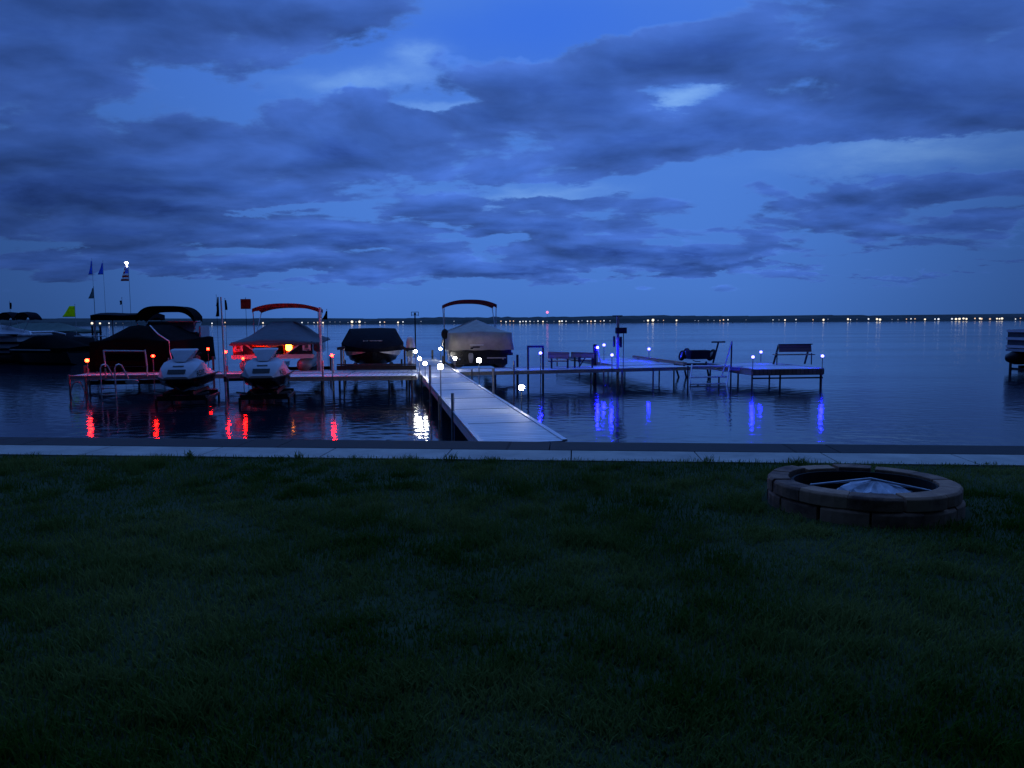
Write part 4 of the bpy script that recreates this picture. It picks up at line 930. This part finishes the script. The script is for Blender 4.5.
# empty watercraft cradle
cr0 = P(698, 362, 28.6); T = Thing('empty_cradle', 'empty watercraft cradle with black motor box, wheels and T shaped crank', 'boat lift', (cr0.x, cr0.y, -1.3), TH)
def wheel(q, r_, tilt=0.):
    t = MB(); n_ = 18
    prof = [(r_ * .62, -.05), (r_ * .9, -.06), (r_, -.03), (r_, .03), (r_ * .9, .06), (r_ * .62, .05)]
    secs = [[q + Matrix.Rotation(tilt, 3, 'Y') @ Vector((x, rr * math.cos(2 * math.pi * k / n_), rr * math.sin(2 * math.pi * k / n_))) for k in range(n_)] for rr, x in prof]
    t.loft(secs + [secs[0]], caps=False); o = T.part('tyre', t, M['rubber'], smooth=40)
    t = MB(); c = [[q + Matrix.Rotation(tilt, 3, 'Y') @ Vector((x, r_ * .63 * math.cos(2 * math.pi * k / n_), r_ * .63 * math.sin(2 * math.pi * k / n_))) for k in range(n_)] for x in (-.03, .03)]; t.loft(c); T.part('rim', t, M['steel'], o)
for px, py, Y, r_, tl in ((682, 355.5, 28.2, .2, .25), (686, 353.5, 28.9, .22, .3), (711.5, 355, 28.4, .24, .5)): wheel(T.L(P(px, py, Y)), r_, tl)
q = T.L(P(698, 354.5, 28.4)); t = MB(); t.box((q.x, q.y, q.z), (.78, .45, .34)); T.part('motor_box', t, M['rubber'])
t = MB(); t.tube([(q.x - .3, q.y - .2, q.z - .2), (q.x - .2, q.y - .22, q.z - .25), (q.x + .0, q.y - .22, q.z - .26)], .015); T.part('hose', t, M['dark_metal'])
a, bb = T.L(P(713, 363, 28.3)), T.L(P(718.5, 342, 28.3)); t = MB(); t.tube([a, bb], .035); T.part('crank_post', t, M['dark_metal']); t = MB(); t.tube([bb - Vector((.28, 0, 0)), bb + Vector((.27, 0, .0))], .03); T.part('crank_handle', t, M['dark_metal'])
for px0, px1 in ((674, 684), (683, 690), (706, 712)):
    a, bb = T.L(P(px0, 362, 28.4)), T.L(P(px1, 385, 28.4)); t = MB(); t.bar((a.x, a.y, .0), (bb.x, bb.y, -1.25), .06, .06); T.part('leg', t, M['dark_metal'])
t = MB(); a, bb = T.L(P(676, 370, 28.4)), T.L(P(728, 370, 28.4)); t.bar((a.x, a.y, -.1), (bb.x, bb.y, -.1), .08, .08); T.part('cross_beam', t, M['dark_metal'])
# steps
st = P(709, 366, 25.4); T = Thing('water_steps', 'wide aluminium steps with a slanted handrail going down into the lake', 'steps', (st.x, st.y, -1.3), R(4))
for k, (x0, x1, py) in enumerate(((692, 730, 366.2), (689, 728, 377.2), (689.5, 726, 384))):
    a, bb = T.L(P(x0, py, 25.5 - .28 * k)), T.L(P(x1, py, 25.5 - .28 * k)); t = MB(); t.box(((a.x + bb.x) / 2, a.y, a.z), (bb.x - a.x, .26, .035)); T.part('tread', t, M['white'])
for px, top in ((688, 366), (698, 384), (719, 377)):
    a = T.L(P(px, top, 25.0)); t = MB(); t.tube([(a.x, a.y, -1.3), (a.x, a.y, a.z)], .028); T.part('leg', t, M['dark_metal'])
for x0, y0_, x1, y1_ in ((692, 365, 689, 388), (729.5, 366, 726, 389)):
    a, bb = T.L(P(x0, y0_, 25.55)), T.L(P(x1, y1_, 24.7)); t = MB(); t.bar(a, bb, .04, .1); T.part('stringer', t, M['alu'])
a, bb = T.L(P(731.8, 341, 25.5)), T.L(P(721.8, 376, 24.9)); t = MB(); t.tube([bb, a], .024); T.part('handrail', t, M['white'])
c = T.L(P(730.5, 392, 25.4)); t = MB(); t.tube([a, T.L(P(731.5, 352, 25.6)), T.L(P(731, 368, 25.6)), Vector((c.x, c.y, -1.2))], .028); T.part('rail_post', t, M['dark_metal'])
# bench on the platform
b0 = P(793, 364, 27.4); T = Thing('platform_bench', 'slatted bench with a wooden back and arm on the swim platform', 'bench', (b0.x, b0.y, ZD), R(6))
t = MB(); q = T.L(P(795, 348.3, 27.4)); t.box((q.x, q.y, q.z), (1.25, .05, .27), rx=R(-12)); T.part('backrest', t, M['wood'])
t = MB(); t.box((q.x, q.y - .03, q.z + .15), (1.3, .07, .035)); T.part('top_rail', t, M['dark_metal'])
t = MB(); z = ZD + .36
for k in range(4): t.box((-.08, -.02 - .12 * k, z), (1.42, .1, .03))
T.part('seat', t, M['woodx'])
for xs in (-.66, .55):
    t = MB(); t.bar((xs - .1, -.0, ZD), (xs + .13, .1, q.z + .12), .05, .05); T.part('leg', t, M['dark_metal'])
for xs in (-.82, .5):
    t = MB(); t.tube([(xs, -.4, ZD), (xs, -.4, z + .06)], .02); T.part('front_leg', t, M['dark_metal'])
t = MB(); t.tube([(-.82, -.4, z + .06), (-.6, .05, z + .08)], .022); T.part('armrest', t, M['dark_metal'])

# ------------------------------------------------------------------ right edge boat and the far left group
pE = P(1030, 360, 30.5); E = Thing('pontoon_boat', 'pontoon boat cut off by the right edge of the view, pale stripes', 'boat', (pE.x, pE.y, -.5), R(-78))
# local y runs out to the right
def plain_pontoon(T, W, L, zt, stripes, cov):
    for sx in (-1, 1):
        t = MB(); x = sx * (W / 2 - .35); r_ = .3
        secs = [[Vector((x + r_ * k * math.cos(a * math.pi / 8), yy, T.z + .42 + r_ * k * math.sin(a * math.pi / 8))) for a in range(16)] for yy, k in ((-.35, .05), (-.2, .6), (.1, .95), (.4, 1), (L - .1, 1), (L, .6))]
        t.loft(secs); T.part('pontoon_tube', t, M['dark_metal'], smooth=60)
    t = MB(); t.box((0, L / 2, T.z + .74), (W, L, .1)); T.part('deck', t, M['cover_white'])
    t = MB(); z0 = T.z + .8
    for sx in (-1, 1): t.box((sx * (W / 2 - .05), L / 2, (z0 + zt) / 2), (.05, L - .1, zt - z0))
    for yy in (.08, L - .08): t.box((0, yy, (z0 + zt) / 2), (W - .16, .05, zt - z0))
    T.part('fence', t, M['grey_canvas'] if cov is None else M['white'])
    t = MB()
    for f in stripes:
        z = z0 + (zt - z0) * f
        for sx in (-1, 1): t.box((sx * (W / 2), L / 2, z), (.06, L - .06, .11))
        for yy in (.03, L - .03): t.box((0, yy, z), (W - .06, .06, .11))
    T.part('rail', t, M['white'] if cov is None else M['navy_canvas'])
    if cov is not None:
        tent(T, W, L, zt - .1, zt + .05, zt + cov[0], cov[1], ridge0=.25, ridge1=.8, over=.06)
plain_pontoon(E, 2.4, 6.5, 1.08, (.12, .55, .97), None)
t = MB(); t.box((.0, .7, 1.0), (1.8, .8, .2)); E.part('seat', t, M['navy_canvas'])
lift(pE, 'lift under the pontoon boat at the right edge', 2.8, 5.5, -.42, R(-78), top=-.1, y0=.5, m=M['dark_metal'])

p = P(36, 350, 41.5); T = Thing('pontoon_boat', 'pale pontoon boat with white stripes and grey cover at the far left', 'boat', (p.x, p.y, WATER - .1), R(84), None)
plain_pontoon(T, 2.6, 8.5, .98, (.1, .5, .95), (.55, M['cover_white']))
for yy in (-.12, .93):
    t = MB(); secs = []
    for j in range(11):
        u = j / 10; z = 2.2 - .34 * abs(2 * u - 1) ** 2.2; y = yy + u * .98
        secs.append([Vector((-.45, y, z)), Vector((0, y, z + .03)), Vector((.45, y, z)), Vector((.45, y, z - .1)), Vector((0, y, z - .07)), Vector((-.45, y, z - .1))])
    t.loft(secs); T.part('bimini_top', t, M['navy_canvas'], smooth=50)
    t = MB(); t.tube([(-.4, yy + .05, 1.86), (-.45, yy + .5, 1.0)], .015); t.tube([(-.4, yy + .93, 1.86), (-.45, yy + .5, 1.0)], .015); T.part('bimini_frame', t, M['alu'])
# dark runabouts under covers
def covered_runabout(px, Y, label, L, W, zt, m, rz, extra=None):
    p = P(px, 345, Y); T = Thing('covered_boat', label, 'boat', (p.x, p.y, WATER - .15), rz)
    def sec(y, w, zk): return [Vector((-w, y, .1)), Vector((-w * .8, y, WATER + .1)), Vector((0, y, zk)), Vector((w * .8, y, WATER + .1)), Vector((w, y, .1))]
    t = MB(); t.loft([sec(-L / 2, W / 2 * .95, WATER - .15), sec(0, W / 2, WATER - .15), sec(L * .3, W / 2 * .8, WATER - .1), sec(L * .5, .04, WATER + .2)]); T.part('hull', t, M['blackgloss'], smooth=30)
    t = MB(); secs = []
    for f, w, z in ((-.5, .9, .35), (-.35, 1.02, .55), (-.1, 1.03, zt), (.08, 1.0, zt * .94), (.3, .78, .5), (.5, .1, .2)):
        ww = W / 2 * w; secs.append([Vector((-ww, f * L, .02)), Vector((-ww * .96, f * L, .28)), Vector((-ww * .4, f * L, z * .96 + rng.uniform(-.03, .03))), Vector((0, f * L, z)), Vector((ww * .4, f * L, z * .96)), Vector((ww * .96, f * L, .28)), Vector((ww, f * L, .02))])
    t.loft(secs); T.part('cover', t, m, smooth=45)
    if extra: extra(T)
    return T
def rails(T):
    t = MB(); t.tube([(-.9, -2.2, .3), (-.9, -2.2, .8), (.9, -2.2, .8), (.9, -2.2, .3)], .03); t.tube([(-.3, -2.2, .8), (-.3, -2.2, .3)], .025); t.tube([(.3, -2.2, .8), (.3, -2.2, .3)], .025); T.part('stern_rail', t, M['white'])
def shield(T):
    t = MB(); t.tube([(-1, -.2, .95), (-.7, .35, 1.1), (.7, .35, 1.1), (1, -.2, .95)], .06); T.part('windshield_frame', t, M['white'])
    t = MB(); t.box((1.16, -.2, .18), (.03, 3, .06)); t.box((-1.16, -.2, .18), (.03, 3, .06)); T.part('hull_stripe', t, M['white'])
covered_runabout(47, 40.5, 'dark runabout with a pale windshield frame, floating at far left', 5.6, 2.3, .95, M['black'], R(70), shield)
covered_runabout(64, 44.5, 'dark covered boat below the lime green flag', 6.0, 2.3, 1.05, M['navy_canvas'], R(60))
covered_runabout(82, 42, 'dark boat with a white stern rail left of the black covered boat', 5.2, 2.2, .8, M['black'], R(200), rails)
# green lift canopy behind them
p = P(42, 332, 52); T = Thing('lift_canopy', 'faded green lift canopy behind the boats at far left', 'canopy', (p.x, p.y, -1.3), R(80))
tent(T, 3.0, 7.0, .85, 1.05, 1.62, M['green_canvas'], y0=-3.5, ridge0=.3, ridge1=.7, over=.05, name='canopy_top')
for sx in (-1, 1):
    for yy in (-3.2, 3.2):
        t = MB(); t.tube([(sx * 1.4, yy, -1.3), (sx * 1.4, yy, .95)], .045); T.part('post', t, M['steel'])
# flat dark canopy behind the black covered boat
p = P(123, 317, 40); T = Thing('lift_canopy', 'flat dark canopy seen behind the black covered boat', 'canopy', (p.x, p.y, -1.3), R(6))
t = MB(); secs = []
for k in range(9):
    x = -1.15 + 2.9 * k / 8; dz = .02 * math.sin(k * 1.1)
    secs.append([Vector((x, -1.2, p.z - .18)), Vector((x, -1.2, p.z + .1 + dz)), Vector((x, 0, p.z + .22 + dz)), Vector((x, 1.2, p.z + .1)), Vector((x, 1.2, p.z - .18)), Vector((x, 0, p.z - .02))])
t.loft(secs); T.part('canopy_top', t, M['navy_canvas'], smooth=40)
for sx in (-1.0, 1.6):
    for yy in (-1.1, 1.1):
        t = MB(); t.tube([(sx, yy, -1.3), (sx, yy, p.z - .02)], .04); T.part('post', t, M['alu'])
# two dark mooring piles under the far lights
for px, nm in ((92.2, 'left of two thin dark piles beyond the far left boats'), (100.2, 'right of two thin dark piles beyond the far left boats')):
    p = P(px, 326, 50); o = Thing('mooring_pile', nm, 'pile', (p.x, p.y, -1.3), 0, 'thin piles at far left'); t = MB(); t.tube([(0, 0, -1.3), (0, 0, p.z)], .07); o.part('shaft', t, M['dark_metal']); t = MB(); t.lathe([(.09, p.z - .06), (.09, p.z), (.001, p.z + .05)], (0, 0, 0), 8); o.part('cap', t, M['dark_metal'])
# channel marker frame between runabout and taupe boat
p = P(415, 318, 90); T = Thing('channel_marker', 'small dark lattice marker on the lake between the boats', 'marker', (p.x, p.y, -1.3))
t = MB(); t.tube([(0, 0, -1.3), (0, 0, p.z + .6)], .08); T.part('pile', t, M['dark_metal'])
t = MB()
for z in (p.z + .35, p.z + .72): t.box((0, 0, z), (.9, .05, .06))
for x in (-.42, .42): t.box((x, 0, p.z + .5), (.06, .05, .5))
t.box((0, 0, p.z + .5), (.25, .05, .28)); T.part('day_board', t, M['dark_metal'])
# radio mast with red beacon on the far shore
p = P(547.3, 312.3, SY + 60); T = Thing('radio_mast', 'distant radio mast with a red beacon above the far shore', 'mast', (p.x, p.y, 0))
t = MB(); t.tube([(0, 0, 0), (0, 0, p.z - .8)], .09, 6, .05); T.part('tower', t, M['dark_metal']); t = MB(); t.sphere((0, 0, p.z), .85, 10); T.part('beacon', t, M['beacon'])

# ------------------------------------------------------------------ render settings
S.render.engine = 'CYCLES'
cy = S.cycles
cy.use_denoising = True
try: cy.denoiser = 'OPENIMAGEDENOISE'
except Exception: pass
cy.use_light_tree = True; cy.caustics_reflective = False; cy.caustics_refractive = False
cy.sample_clamp_indirect = 6; cy.max_bounces = 6; cy.diffuse_bounces = 3; cy.glossy_bounces = 4
S.view_settings.view_transform = 'Standard'; S.view_settings.look = 'None'; S.view_settings.exposure = 0; S.view_settings.gamma = 1
